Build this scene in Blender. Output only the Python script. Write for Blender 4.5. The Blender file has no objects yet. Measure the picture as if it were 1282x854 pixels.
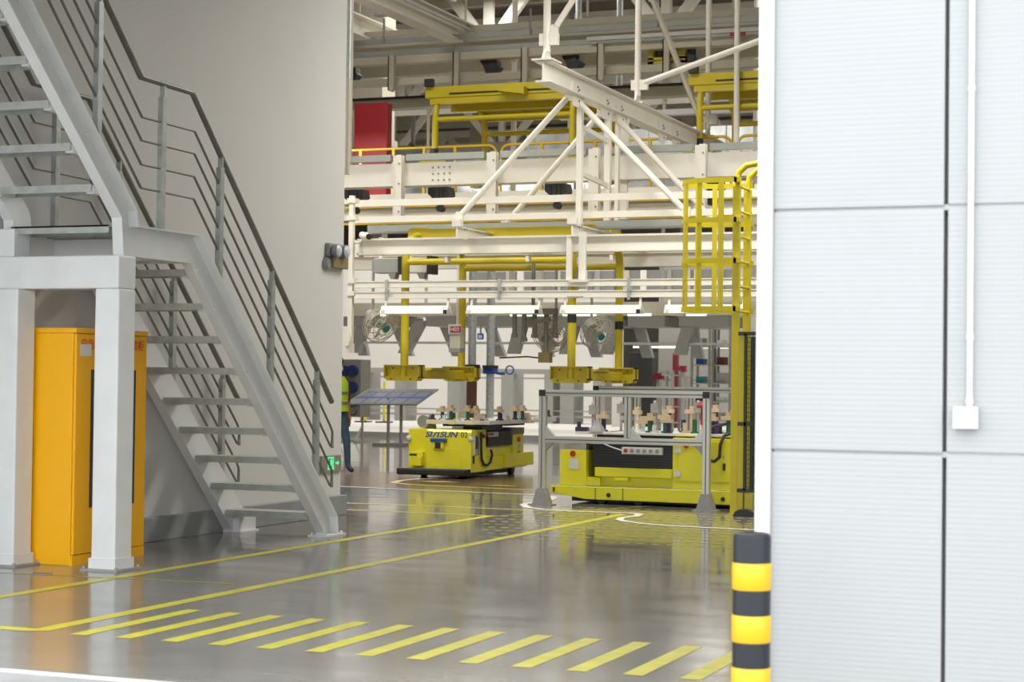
import bpy, bmesh, math, random
from mathutils import Vector, Matrix
R = math.radians
rnd = random.Random(7)
sc = bpy.context.scene
COL = sc.collection

# ------------------------------------------------------------------ camera
cam_d = bpy.data.cameras.new('camera')
cam = bpy.data.objects.new('camera', cam_d)
COL.objects.link(cam)
sc.camera = cam
cam_d.sensor_fit = 'HORIZONTAL'
cam_d.sensor_width = 36.0
cam_d.lens = 2324.0 / 1282 * 36
cam_d.clip_start, cam_d.clip_end = 0.1, 400
yaw, pitch, roll = R(21.5), R(1.2), R(0.69)
fw = Vector((-math.sin(yaw) * math.cos(pitch), math.cos(yaw) * math.cos(pitch), math.sin(pitch)))
rt = Vector((math.cos(yaw), math.sin(yaw), 0))
up = rt.cross(fw)
rr = rt * math.cos(roll) + up * math.sin(roll)
uu = up * math.cos(roll) - rt * math.sin(roll)
cam.matrix_world = Matrix(((rr.x, uu.x, -fw.x, 0), (rr.y, uu.y, -fw.y, 0), (rr.z, uu.z, -fw.z, 1.42), (0, 0, 0, 1)))
cam_d.dof.use_dof = True
cam_d.dof.focus_distance = 18.0
cam_d.dof.aperture_fstop = 4.0

# ------------------------------------------------------------------ sky, added fill lights, exposure
world = bpy.data.worlds.new('sky')
sc.world = world
world.use_nodes = True
bg = world.node_tree.nodes['Background']
bg.inputs[0].default_value = (0.93, 0.97, 1.0, 1)
bg.inputs[1].default_value = 3.6
sc.view_settings.view_transform = 'Standard'
sc.view_settings.look = 'None'
sc.view_settings.exposure = 0.0
sc.view_settings.gamma = 1.0
sc.view_settings.use_curve_mapping = False
sc.cycles.max_bounces = 8
sc.cycles.diffuse_bounces = 4
sc.cycles.glossy_bounces = 3
sc.cycles.sample_clamp_indirect = 6.0

def area_light(name, loc, sx, sy, power, col=(1.0, 0.965, 0.90)):
    l = bpy.data.lights.new(name, 'AREA')
    l.shape = 'RECTANGLE'
    l.size, l.size_y = sx, sy
    l.energy = power
    l.color = col
    o = bpy.data.objects.new(name, l)
    o.location = loc
    COL.objects.link(o)
    return o
HALL_FILLS = ([(x, y, 6.3, 0.9, 3.6, 12) for y in (12.0, 16.0) for x in (-4.8, -1.0)]  # added fill lights, mostly out of view, placed to brighten hall and steelwork
         + [(x, 18.9, 6.4, 2.6, 0.9, 225) for x in (-12.4, -5.4, -2.0)]
         + [(-14.2, 25.6, 5.6, 0.9, 3.0, 160), (-4.6, 25.0, 5.6, 0.9, 3.0, 130)]  # added fills hidden behind the wall corner and the jamb
         + [(x, 21.5, 10.4, 3.6, 1.2, 330) for x in (-15, -9)]  # added above the view to light the front of the high conveyor
         + [(x, y, 9.6, 2.0, 5.0, 320) for y in (34, 41) for x in (-22, -14, -6)]
         + [(x, 51.0, 7.2, 5.0, 6.5, 430) for x in (-26, -19, -12)] + [(x, 65, 9.8, 5.0, 6.0, 420) for x in (-30, -20, -10)])
for (x, y, z, sx, sy, pw) in HALL_FILLS:
    area_light('hall_fill', (x, y, z), sx, sy, pw)

# ------------------------------------------------------------------ materials
def mat(name, col, rough=0.5, metal=0.0, noise=0.0, scale=6.0, bump=0.0, bscale=40.0, spec=0.5, emit=None, alpha=None, coat=0.0, stretch=None):
    m = bpy.data.materials.new(name)
    m.use_nodes = True
    nt = m.node_tree
    b = nt.nodes['Principled BSDF']
    b.inputs['Base Color'].default_value = (*col, 1)
    b.inputs['Roughness'].default_value = rough
    b.inputs['Metallic'].default_value = metal
    b.inputs['Specular IOR Level'].default_value = spec
    b.inputs['Coat Weight'].default_value = coat
    if emit:
        b.inputs['Emission Color'].default_value = (*emit[:3], 1)
        b.inputs['Emission Strength'].default_value = emit[3]
    if alpha is not None:
        b.inputs['Alpha'].default_value = alpha
    if noise or bump:
        tc = nt.nodes.new('ShaderNodeTexCoord')
        src = tc.outputs['Object']
        if stretch:
            mp = nt.nodes.new('ShaderNodeMapping')
            mp.inputs['Scale'].default_value = stretch
            nt.links.new(src, mp.inputs['Vector'])
            src = mp.outputs[0]
    if noise:
        n = nt.nodes.new('ShaderNodeTexNoise')
        n.inputs['Scale'].default_value = scale
        n.inputs['Detail'].default_value = 5
        nt.links.new(src, n.inputs['Vector'])
        r = nt.nodes.new('ShaderNodeValToRGB')
        r.color_ramp.elements[0].position = 0.3
        r.color_ramp.elements[1].position = 0.7
        r.color_ramp.elements[0].color = (*[c * (1 - noise) for c in col], 1)
        r.color_ramp.elements[1].color = (*[min(1, c * (1 + noise * 0.5)) for c in col], 1)
        nt.links.new(n.outputs['Fac'], r.inputs['Fac'])
        nt.links.new(r.outputs[0], b.inputs['Base Color'])
    if bump:
        n2 = nt.nodes.new('ShaderNodeTexNoise')
        n2.inputs['Scale'].default_value = bscale
        nt.links.new(src, n2.inputs['Vector'])
        bp = nt.nodes.new('ShaderNodeBump')
        bp.inputs['Strength'].default_value = bump
        bp.inputs['Distance'].default_value = 0.01
        nt.links.new(n2.outputs['Fac'], bp.inputs['Height'])
        nt.links.new(bp.outputs[0], b.inputs['Normal'])
    return m

M = {}
M['panel'] = mat('panel_white', (0.355, 0.358, 0.358), 0.45, noise=0.02, scale=2)
M['jamb'] = mat('jamb_white', (0.56, 0.56, 0.56), 0.4)
M['seal'] = mat('seal_grey', (0.22, 0.21, 0.20), 0.8)
M['wall'] = mat('wall_paint', (0.66, 0.655, 0.63), 0.75, noise=0.03, scale=1.2)
M['backwall'] = mat('back_wall_paint', (0.82, 0.805, 0.77), 0.7, noise=0.03, scale=0.6)
M['plinth'] = mat('plinth_grey', (0.30, 0.31, 0.31), 0.6, noise=0.12, scale=5)
M['white'] = mat('white_steel_paint', (0.74, 0.745, 0.74), 0.45, noise=0.05, scale=5)
M['cream'] = mat('cream_steel_paint', (0.82, 0.785, 0.70), 0.45, noise=0.03, scale=3)
M['dull'] = mat('shaded_cream_steel', (0.56, 0.52, 0.42), 0.55, noise=0.05, scale=3)  # cream greyed to put the dimmer light of the high conveyor into the colour
M['channel'] = mat('grey_green_channel', (0.36, 0.38, 0.35), 0.45, metal=0.2, noise=0.06, scale=4)
M['roof'] = mat('roof_sheet', (0.34, 0.31, 0.27), 0.7, noise=0.06, scale=1)
M['grey'] = mat('grey_steel_paint', (0.36, 0.36, 0.34), 0.5, noise=0.05, scale=3)
M['darkgrey'] = mat('dark_grey_steel', (0.22, 0.215, 0.19), 0.55)
M['galv'] = mat('galvanised_steel', (0.47, 0.49, 0.48), 0.45, metal=0.45, noise=0.2, scale=14)
M['galvdark'] = mat('tread_steel', (0.46, 0.47, 0.44), 0.55, metal=0.25, noise=0.2, scale=12)
M['tube'] = mat('handrail_steel', (0.22, 0.22, 0.195), 0.45, metal=0.5, noise=0.15, scale=10)
M['alu'] = mat('aluminium_profile', (0.56, 0.56, 0.53), 0.4, metal=0.6)
M['aludark'] = mat('profile_slot', (0.13, 0.13, 0.12), 0.6)
M['castgrey'] = mat('cast_foot_grey', (0.36, 0.355, 0.34), 0.5, metal=0.2, noise=0.1, scale=20)
M['agv'] = mat('agv_yellow', (0.79, 0.735, 0.02), 0.38, noise=0.03, scale=4, coat=0.2)
M['yellow'] = mat('carrier_yellow', (0.60, 0.48, 0.012), 0.42, noise=0.05, scale=5)
M['ladder'] = mat('ladder_yellow', (0.66, 0.55, 0.012), 0.42, noise=0.06, scale=8)
M['rail'] = mat('railing_yellow', (0.75, 0.50, 0.02), 0.45)
M['cabinet'] = mat('cabinet_orange', (0.90, 0.44, 0.002), 0.38, noise=0.02, scale=3)
M['glassdark'] = mat('cabinet_window', (0.035, 0.03, 0.025), 0.12)
M['black'] = mat('black_rubber', (0.022, 0.022, 0.024), 0.5)
M['blackp'] = mat('black_plastic', (0.03, 0.03, 0.033), 0.35)
M['mesh'] = mat('mesh_black', (0.035, 0.04, 0.02), 0.5)
M['redtxt'] = mat('red_print', (0.62, 0.06, 0.02), 0.6)
M['bluetxt'] = mat('blue_print', (0.015, 0.085, 0.32), 0.5)
M['greytxt'] = mat('dark_print', (0.045, 0.05, 0.03), 0.5)
M['sticker'] = mat('white_sticker', (0.66, 0.66, 0.64), 0.4)
M['blue'] = mat('blue_plastic', (0.015, 0.07, 0.30), 0.4)
M['reelblue'] = mat('reel_blue', (0.012, 0.03, 0.12), 0.5, noise=0.3, scale=40)
M['red'] = mat('red_paint', (0.36, 0.012, 0.02), 0.5)
M['redlamp'] = mat('red_button', (0.45, 0.03, 0.015), 0.35)
M['steel'] = mat('bright_steel', (0.6, 0.6, 0.58), 0.25, metal=0.8)
M['green'] = mat('fixture_green', (0.01, 0.14, 0.07), 0.45)
M['purple'] = mat('fixture_navy', (0.045, 0.03, 0.085), 0.45)
M['beige'] = mat('fixture_beige', (0.66, 0.51, 0.33), 0.55)
M['platewhite'] = mat('fixture_plate_white', (0.74, 0.74, 0.70), 0.45)
M['plateyel'] = mat('fixture_plate_pale_yellow', (0.80, 0.74, 0.38), 0.45)
M['lime'] = mat('hi_vis_lime', (0.55, 0.80, 0.03), 0.7)
M['reflect'] = mat('reflective_grey', (0.22, 0.24, 0.2), 0.5)
M['brown'] = mat('brown_sleeve', (0.10, 0.035, 0.025), 0.8)
M['denim'] = mat('blue_denim', (0.035, 0.075, 0.12), 0.85, noise=0.2, scale=20)
M['skin'] = mat('skin', (0.50, 0.27, 0.18), 0.5)
M['hair'] = mat('black_hair', (0.012, 0.01, 0.01), 0.5)
M['mask'] = mat('face_mask', (0.72, 0.76, 0.78), 0.7)
M['shoe'] = mat('dark_shoe', (0.03, 0.03, 0.035), 0.6)
M['bolyel'] = mat('bollard_yellow', (0.72, 0.42, 0.006), 0.4)
M['bolblk'] = mat('bollard_charcoal', (0.020, 0.022, 0.027), 0.38, spec=0.3)
M['exitgreen'] = mat('exit_green', (0.02, 0.35, 0.12), 0.4, emit=(0.08, 1.0, 0.35, 0.9))
M['exitbody'] = mat('exit_body', (0.26, 0.255, 0.22), 0.4)
M['exitdark'] = mat('exit_dark_pictogram', (0.03, 0.16, 0.06), 0.5)
M['lens'] = mat('lamp_lens', (0.62, 0.64, 0.68), 0.15)
M['lampgrey'] = mat('lamp_housing_grey', (0.26, 0.27, 0.29), 0.4)
M['ochre'] = mat('ochre_battery_case', (0.22, 0.165, 0.07), 0.5)
M['tubeglow'] = mat('fluorescent_tube', (0.9, 0.9, 0.85), 0.4, emit=(1, 0.95, 0.86, 1.0))
M['wrap'] = mat('plastic_wrap', (0.62, 0.60, 0.55), 0.2, noise=0.35, scale=9, alpha=0.6)
M['wrap2'] = mat('fan_blade', (0.5, 0.5, 0.46), 0.4)
M['reddark'] = mat('dark_red_paint', (0.22, 0.010, 0.022), 0.5)
M['duct'] = mat('silver_duct', (0.55, 0.57, 0.58), 0.3, metal=0.7, noise=0.3, scale=3)
M['paintyel'] = mat('floor_paint_yellow', (0.60, 0.55, 0.05), 0.4, noise=0.16, scale=7, spec=0.3)
M['paintpale'] = mat('floor_paint_pale', (0.75, 0.60, 0.25), 0.4, noise=0.15, scale=6, spec=0.3)
M['paintwhite'] = mat('floor_paint_white', (0.76, 0.74, 0.68), 0.4, noise=0.1, scale=6, spec=0.3)
M['brownfloor'] = mat('floor_brown_epoxy', (0.21, 0.135, 0.095), 0.16, noise=0.1, scale=2)
M['apron'] = mat('apron_concrete', (0.36, 0.36, 0.355), 0.65, noise=0.25, scale=3, bump=0.1)
M['glass'] = mat('window_glass', (0.27, 0.275, 0.265), 0.2)
M['rackgrey'] = mat('rack_grey', (0.28, 0.28, 0.26), 0.5)
M['boardface'] = mat('board_sheet', (0.15, 0.153, 0.18), 0.3, noise=0.25, scale=14)
M['teal'] = mat('teal_paint', (0.02, 0.25, 0.28), 0.4)

def panel_ribs():
    m = M['panel']
    nt = m.node_tree
    b = nt.nodes['Principled BSDF']
    g = nt.nodes.new('ShaderNodeNewGeometry')
    s = nt.nodes.new('ShaderNodeSeparateXYZ')
    nt.links.new(g.outputs['Position'], s.inputs[0])
    mu = nt.nodes.new('ShaderNodeMath'); mu.operation = 'MULTIPLY'; mu.inputs[1].default_value = 2 * math.pi / 0.0222
    nt.links.new(s.outputs['Z'], mu.inputs[0])
    si = nt.nodes.new('ShaderNodeMath'); si.operation = 'SINE'
    nt.links.new(mu.outputs[0], si.inputs[0])
    bp = nt.nodes.new('ShaderNodeBump')
    bp.inputs['Strength'].default_value = 0.2
    bp.inputs['Distance'].default_value = 0.0012
    nt.links.new(si.outputs[0], bp.inputs['Height'])
    nt.links.new(bp.outputs[0], b.inputs['Normal'])
panel_ribs()

def floor_material():
    m = bpy.data.materials.new('polished_floor')
    m.use_nodes = True
    nt = m.node_tree
    b = nt.nodes['Principled BSDF']
    tc = nt.nodes.new('ShaderNodeTexCoord')
    def noise(scale, stretch, detail=6):
        mp = nt.nodes.new('ShaderNodeMapping')
        mp.inputs['Scale'].default_value = stretch
        nt.links.new(tc.outputs['Object'], mp.inputs['Vector'])
        n = nt.nodes.new('ShaderNodeTexNoise')
        n.inputs['Scale'].default_value = scale
        n.inputs['Detail'].default_value = detail
        nt.links.new(mp.outputs[0], n.inputs['Vector'])
        return n
    n1 = noise(0.9, (1.0, 1.0, 1))
    n2 = noise(5.0, (0.5, 2.2, 1))
    mix = nt.nodes.new('ShaderNodeMath'); mix.operation = 'ADD'
    h = nt.nodes.new('ShaderNodeMath'); h.operation = 'MULTIPLY'; h.inputs[1].default_value = 0.6
    nt.links.new(n2.outputs['Fac'], h.inputs[0])
    nt.links.new(n1.outputs['Fac'], mix.inputs[0])
    nt.links.new(h.outputs[0], mix.inputs[1])
    r = nt.nodes.new('ShaderNodeValToRGB')
    r.color_ramp.elements[0].position = 0.55
    r.color_ramp.elements[1].position = 1.05
    r.color_ramp.elements[0].color = (0.165, 0.156, 0.143, 1)
    r.color_ramp.elements[1].color = (0.245, 0.233, 0.213, 1)
    nt.links.new(mix.outputs[0], r.inputs['Fac'])
    nt.links.new(r.outputs[0], b.inputs['Base Color'])
    n3 = noise(2.2, (0.7, 1.6, 1))
    mr = nt.nodes.new('ShaderNodeMapRange')
    mr.inputs['From Min'].default_value = 0.3
    mr.inputs['From Max'].default_value = 0.7
    mr.inputs['To Min'].default_value = 0.045
    mr.inputs['To Max'].default_value = 0.12
    nt.links.new(n3.outputs['Fac'], mr.inputs['Value'])
    sp = nt.nodes.new('ShaderNodeSeparateXYZ')
    nt.links.new(tc.outputs['Object'], sp.inputs[0])
    wr = nt.nodes.new('ShaderNodeMapRange')     # tyre wear and dust: the polish dulls towards the doorway
    wr.inputs['From Min'].default_value = 16.0
    wr.inputs['From Max'].default_value = 8.0
    wr.inputs['To Min'].default_value = 0.0
    wr.inputs['To Max'].default_value = 0.09
    nt.links.new(sp.outputs['Y'], wr.inputs['Value'])
    ad = nt.nodes.new('ShaderNodeMath'); ad.operation = 'ADD'
    nt.links.new(mr.outputs[0], ad.inputs[0]); nt.links.new(wr.outputs[0], ad.inputs[1])
    nt.links.new(ad.outputs[0], b.inputs['Roughness'])
    n4 = noise(1.6, (0.6, 1.8, 1), 2)
    bp = nt.nodes.new('ShaderNodeBump')
    bp.inputs['Strength'].default_value = 0.05
    bp.inputs['Distance'].default_value = 0.02
    nt.links.new(n4.outputs['Fac'], bp.inputs['Height'])
    nt.links.new(bp.outputs[0], b.inputs['Normal'])
    b.inputs['Specular IOR Level'].default_value = 0.5
    return m
M['floor'] = floor_material()

# ------------------------------------------------------------------ helpers
class MB:
    def __init__(s):
        s.v, s.f, s.sm, s.mi, s.cur = [], [], [], [], 0
    def add(s, vs, fs, smooth=False):
        o = len(s.v)
        s.v += [tuple(p) for p in vs]
        for f in fs:
            s.f.append([i + o for i in f]); s.sm.append(smooth); s.mi.append(s.cur)
        return s
    def box(s, x0, x1, y0, y1, z0, z1):
        if x0 > x1: x0, x1 = x1, x0
        if y0 > y1: y0, y1 = y1, y0
        if z0 > z1: z0, z1 = z1, z0
        return s.add([(x0, y0, z0), (x1, y0, z0), (x1, y1, z0), (x0, y1, z0), (x0, y0, z1), (x1, y0, z1), (x1, y1, z1), (x0, y1, z1)],
                     [(3, 2, 1, 0), (4, 5, 6, 7), (0, 1, 5, 4), (1, 2, 6, 5), (2, 3, 7, 6), (3, 0, 4, 7)])
    def prism(s, poly, axis, a0, a1):
        # poly: points in the two other axes (order y,z / x,z / x,y)
        n = len(poly)
        def p(q, a):
            return {'x': (a, q[0], q[1]), 'y': (q[0], a, q[1]), 'z': (q[0], q[1], a)}[axis]
        vs = [p(q, a0) for q in poly] + [p(q, a1) for q in poly]
        fs = [list(range(n))[::-1], list(range(n, 2 * n))]
        for i in range(n):
            j = (i + 1) % n
            fs.append((i, j, j + n, i + n))
        return s.add(vs, fs)
    def bar(s, p0, p1, w, h, upv=(0, 0, 1)):
        p0, p1 = Vector(p0), Vector(p1)
        d = (p1 - p0).normalized()
        u = Vector(upv)
        if abs(d.dot(u)) > 0.99: u = Vector((0, 1, 0))
        a = d.cross(u).normalized() * (w / 2)
        b = a.cross(d).normalized() * (h / 2)
        vs = [p + x + y for p in (p0, p1) for x, y in ((-a, -b), (a, -b), (a, b), (-a, b))]
        return s.add(vs, [(0, 1, 2, 3), (7, 6, 5, 4), (0, 4, 5, 1), (1, 5, 6, 2), (2, 6, 7, 3), (3, 7, 4, 0)])
    def ring_frame(s, d):
        d = d.normalized()
        u = Vector((0, 0, 1)) if abs(d.z) < 0.9 else Vector((1, 0, 0))
        a = d.cross(u).normalized()
        return a, a.cross(d).normalized()
    def cyl(s, p0, p1, r, n=10, r1=None, caps=True):
        p0, p1 = Vector(p0), Vector(p1)
        r1 = r if r1 is None else r1
        a, b = s.ring_frame(p1 - p0)
        vs = []
        for p, q in ((p0, r), (p1, r1)):
            for i in range(n):
                t = 2 * math.pi * i / n
                vs.append(p + a * (q * math.cos(t)) + b * (q * math.sin(t)))
        s.add(vs, [(i, i + n, (i + 1) % n + n, (i + 1) % n) for i in range(n)], True)
        if caps:
            s.add(vs[:n], [list(range(n))]); s.add(vs[n:], [list(range(n))[::-1]])
        return s
    def tube(s, pts, r, n=8, caps=True):
        pts = [Vector(p) for p in pts]
        vs, fs = [], []
        pa = None
        for k, p in enumerate(pts):
            d = (pts[min(k + 1, len(pts) - 1)] - pts[max(k - 1, 0)]).normalized()
            if pa is None:
                a, b = s.ring_frame(d)
            else:
                a = (pa - d * pa.dot(d)).normalized(); b = a.cross(d)
            pa = a
            sc_ = 1.0
            if 0 < k < len(pts) - 1:
                c = (pts[k + 1] - p).normalized().dot((p - pts[k - 1]).normalized())
                sc_ = 1 / max(0.5, math.sqrt(max(0.0, (1 + c) / 2)))
                # mitre only in the bend plane is close enough for slim tubes
                sc_ = 1 + (sc_ - 1) * 0.5
            for i in range(n):
                t = 2 * math.pi * i / n
                vs.append(p + (a * math.cos(t) + b * math.sin(t)) * r * sc_)
        for k in range(len(pts) - 1):
            for i in range(n):
                j = (i + 1) % n
                fs.append((k * n + i, k * n + n + i, k * n + n + j, k * n + j))
        s.add(vs, fs, True)
        if caps:
            s.add(vs[:n], [list(range(n))]); s.add(vs[-n:], [list(range(n))[::-1]])
        return s
    def lathe(s, c, prof, n=24):
        # prof: (r, z) from bottom to top around the vertical through c
        vs, fs = [], []
        for r, z in prof:
            for i in range(n):
                t = 2 * math.pi * i / n
                vs.append((c[0] + r * math.cos(t), c[1] + r * math.sin(t), c[2] + z))
        for k in range(len(prof) - 1):
            for i in range(n):
                j = (i + 1) % n
                fs.append((k * n + i, k * n + j, k * n + n + j, k * n + n + i))
        s.add(vs, fs, True)
        if prof[-1][0] > 1e-4: s.add(vs[-n:], [list(range(n))])
        if prof[0][0] > 1e-4: s.add(vs[:n], [list(range(n))[::-1]])
        return s
    def ribbon(s, pts, w, z0, z1):
        # flat painted line along xy points
        pts = [Vector((p[0], p[1], 0)) for p in pts]
        L, Rr = [], []
        for k, p in enumerate(pts):
            d = (pts[min(k + 1, len(pts) - 1)] - pts[max(k - 1, 0)]).normalized()
            nrm = Vector((-d.y, d.x, 0))
            L.append(p + nrm * (w / 2)); Rr.append(p - nrm * (w / 2))
        n = len(pts)
        vs = [(q.x, q.y, z1) for q in L] + [(q.x, q.y, z1) for q in Rr]
        return s.add(vs, [(i, i + n, i + n + 1, i + 1) for i in range(n - 1)])
    def mesh(s, name, mats, off=(0, 0, 0)):
        me = bpy.data.meshes.new(name)
        ox, oy, oz = off
        me.from_pydata([(x - ox, y - oy, z - oz) for x, y, z in s.v], [], s.f)
        me.polygons.foreach_set('use_smooth', s.sm)
        for m in (mats if isinstance(mats, (list, tuple)) else [mats]):
            me.materials.append(m)
        me.polygons.foreach_set('material_index', s.mi)
        me.update()
        bm = bmesh.new(); bm.from_mesh(me)
        bmesh.ops.recalc_face_normals(bm, faces=bm.faces)
        bm.to_mesh(me); bm.free()
        return me
    def build(s, name, m, parent=None, label=None, bevel=0.0, kind=None):
        off = origin(parent) if parent else (0, 0, 0)
        o = bpy.data.objects.new(name, s.mesh(name, m, off))
        COL.objects.link(o)
        if parent: o.parent = parent
        if label: o['label'] = label
        if kind: o['kind'] = kind
        if bevel:
            b = o.modifiers.new('edge', 'BEVEL')
            b.width = bevel; b.segments = 2; b.limit_method = 'ANGLE'; b.angle_limit = R(40)
        return o

def origin(o):
    while o.parent: o = o.parent
    return tuple(o.location)
def tag(o, label, cat, group=None):
    o['label'] = label; o['category'] = cat
    if group: o['group'] = group
    return o
def thing(name, label, cat, loc=(0, 0, 0), group=None):
    o = bpy.data.objects.new(name, None)
    o.empty_display_size = 0.1
    o.location = loc
    COL.objects.link(o)
    return tag(o, label, cat, group)
def single(name, mb, m, label, cat, loc, group=None, bevel=0.0):
    o = bpy.data.objects.new(name, mb.mesh(name, m, loc))
    o.location = loc
    COL.objects.link(o)
    if bevel:
        b = o.modifiers.new('edge', 'BEVEL'); b.width = bevel; b.segments = 2; b.limit_method = 'ANGLE'; b.angle_limit = R(40)
    return tag(o, label, cat, group)
def structure(name, mb, m, parent=None, **k):
    o = mb.build(name, m, parent, **k)
    o['kind'] = 'structure'
    return o
def copy_tree(o, parent=None):
    c = o.copy(); COL.objects.link(c)
    c.parent = parent
    for ch in list(o.children): copy_tree(ch, c)
    return c
def text_mesh(body, size, m, name, parent, place, shear=0.0, bold=0.0, extrude=0.001, align='CENTER', sx=1.0):
    cu = bpy.data.curves.new('print', 'FONT')
    cu.body = body; cu.size = size; cu.shear = shear; cu.offset = bold; cu.extrude = extrude
    cu.align_x = align; cu.align_y = 'CENTER'
    to = bpy.data.objects.new('print', cu)
    COL.objects.link(to)
    bpy.context.view_layer.update()
    me = bpy.data.meshes.new_from_object(to.evaluated_get(bpy.context.evaluated_depsgraph_get()))
    bpy.data.objects.remove(to)
    me.transform(Matrix.Diagonal((sx, 1, 1, 1)))
    me.transform(place)
    me.transform(Matrix.Translation(-Vector(origin(parent))))
    me.materials.clear(); me.materials.append(m)
    o = bpy.data.objects.new(name, me)
    COL.objects.link(o); o.parent = parent
    return o
def facing_front(x, y, z):   # text plane on a face that looks towards -Y
    return Matrix.Translation((x, y, z)) @ Matrix.Rotation(R(90), 4, 'X')
def facing_side(x, y, z):    # text plane on a face that looks towards +X, reading along +Y
    return Matrix.Translation((x, y, z)) @ Matrix.Rotation(R(90), 4, 'Z') @ Matrix.Rotation(R(90), 4, 'X')
def arc(c, r, a0, a1, n, plane):
    out = []
    for i in range(n + 1):
        t = R(a0 + (a1 - a0) * i / n)
        u, v = r * math.cos(t), r * math.sin(t)
        out.append({'xy': (c[0] + u, c[1] + v, c[2]), 'xz': (c[0] + u, c[1], c[2] + v), 'yz': (c[0], c[1] + u, c[2] + v)}[plane])
    return out

# ================================================================== SETTING
YD = 7.5      # threshold of the hall
floor = structure('floor', MB().box(-48, 7, YD, 82, -0.15, 0), M['floor'])
structure('ground', MB().box(-48, 12, -25, YD, -0.16, -0.012), M['apron'])
structure('trim_2', MB().box(-12, -2, YD - 0.055, YD - 0.01, -0.012, -0.004), M['paintwhite'])

def paint(name, mb, m, label=None, kind=None):
    return mb.build(name, m, floor, label=label, kind=kind)
Z1 = 0.0015
paint('yellow_line', MB().ribbon([(-7.36, 8.6), (-7.33, 14), (-7.29, 17.98)], 0.105, 0, Z1), M['paintyel'])
paint('yellow_line', MB().add([(-6.25, 8.59, Z1), (-6.145, 8.66, Z1), (-6.10, 18.90, Z1), (-6.20, 18.95, Z1), (-6.255, 8.7, Z1), (-7.6, 8.70, Z1), (-7.6, 8.59, Z1)], [(0, 1, 2, 3, 4, 5, 6)]), M['paintyel'])
paint('yellow_line', MB().ribbon([(-13.5, 18.965), (-6.75, 18.965)], 0.07, 0, Z1), M['paintyel'])
paint('yellow_line', MB().ribbon([(-13.5, 18.06), (-7.28, 17.97)], 0.07, 0, Z1), M['paintyel'])
paint('yellow_line', MB().ribbon([(-8.3, 11.02), (-6.42, 11.17)], 0.028, 0, Z1), M['paintyel'])
paint('yellow_line', MB().ribbon([(-7.25, 17.9), (-6.2, 20.6)], 0.03, 0, Z1), M['paintyel'])
for i in range(17):
    x = -5.965 + i * 0.2885
    paint('hatch_stripe', MB().ribbon([(x + 0.052, 8.59 + 0.002 * (i % 3)), (x + 0.048, 9.82 - 0.018 * i * 0.7)], 0.104, 0, Z1), M['paintyel'])
wl = [(-10.977, 21.779, 0.000), (-8.911, 21.564, 0.000), (-8.112, 21.490, 0.000), (-7.871, 21.350, 0.000), (-7.736, 21.096, 0.000), (-7.630, 20.645, 0.000), (-7.690, 20.193, 0.000), (-7.621, 19.756, 0.000), (-7.415, 19.348, 0.000), (-7.149, 19.142, 0.000), (-6.742, 19.046, 0.000), (-6.126, 19.110, 0.000), (-5.985, 18.977, 0.000), (-5.940, 18.723, 0.000), (-5.999, 18.415, 0.000), (-5.951, 18.165, 0.000), (-5.813, 17.951, 0.000), (-5.587, 17.772, 0.000), (-5.234, 17.618, 0.000), (-4.368, 17.529, 0.000), (-3.946, 17.557, -0.000)]
paint('white_line', MB().ribbon(wl, 0.085, 0, 0.0032), M['paintwhite'])
paint('brown_patch', MB().add([(-14.5, 21.9, 0.001), (-7.3, 21.75, 0.001), (-7.0, 24.6, 0.001), (-9.4, 26.1, 0.001), (-12.0, 25.6, 0.001), (-14.5, 23.2, 0.001)], [(0, 1, 2, 3, 4, 5)]), M['brownfloor'])
ring = [(-10.2, 24.7), (-10.55, 24.5), (-10.85, 24.0), (-10.9, 23.5), (-10.75, 22.95), (-10.4, 22.7), (-9.8, 22.58), (-8.4, 22.42), (-7.4, 22.4)]
paint('pale_yellow_line', MB().ribbon(ring, 0.11, 0, 0.003), M['paintpale'])
for (cx, cy) in ((-10.35, 23.55), (-9.25, 23.1)):
    paint('pale_yellow_diamond', MB().add([(cx - 0.33, cy, 0.0035), (cx, cy - 0.13, 0.0035), (cx + 0.33, cy, 0.0035), (cx, cy + 0.13, 0.0035)], [(0, 1, 2, 3)]), M['paintpale'])
dash = MB()
for j in range(13):
    y = 15.55 + j * 0.345
    for i in range(36):
        x = -7.9 + i * 0.135 + (j % 2) * 0.06
        if x < -7.2 - 0.12 * (j - 6) * (j < 6) or x > -3.2: continue
        if j < 3 and x < -6.9 + 0.2 * (3 - j): continue
        dash.ribbon([(x, y), (x + 0.072, y)], 0.045, 0, 0.002)
paint('dash_marks', dash, M['paintyel'], kind='stuff')
joint = MB()
paint('floor_drain_cover', MB().lathe((-7.93, 11.08, 0), [(0.075, 0.0), (0.075, 0.004), (0.06, 0.006)], 14), M['darkgrey'], label='small dark round floor cover')

# roof, purlins, outer walls
roof = structure('ceiling', MB().box(-48, 7, 7.6, 82, 11.6, 11.75), M['roof'])
for k in range(34):
    y = 20 + k * 1.8
    MB().box(-46, 4, y, y + 0.09, 11.30, 11.6).build('purlin', M['dull'] if k % 3 else M['roof'], roof)
structure('wall_far', MB().box(-48, 7, 82, 82.2, 0, 11.75), M['roof'])
structure('wall_outer_left', MB().box(-48.2, -48, 7.6, 82, 0, 11.75), M['backwall'])
structure('wall_outer_right', MB().box(7, 7.2, 7.6, 82, 0, 11.75), M['backwall'])
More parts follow.
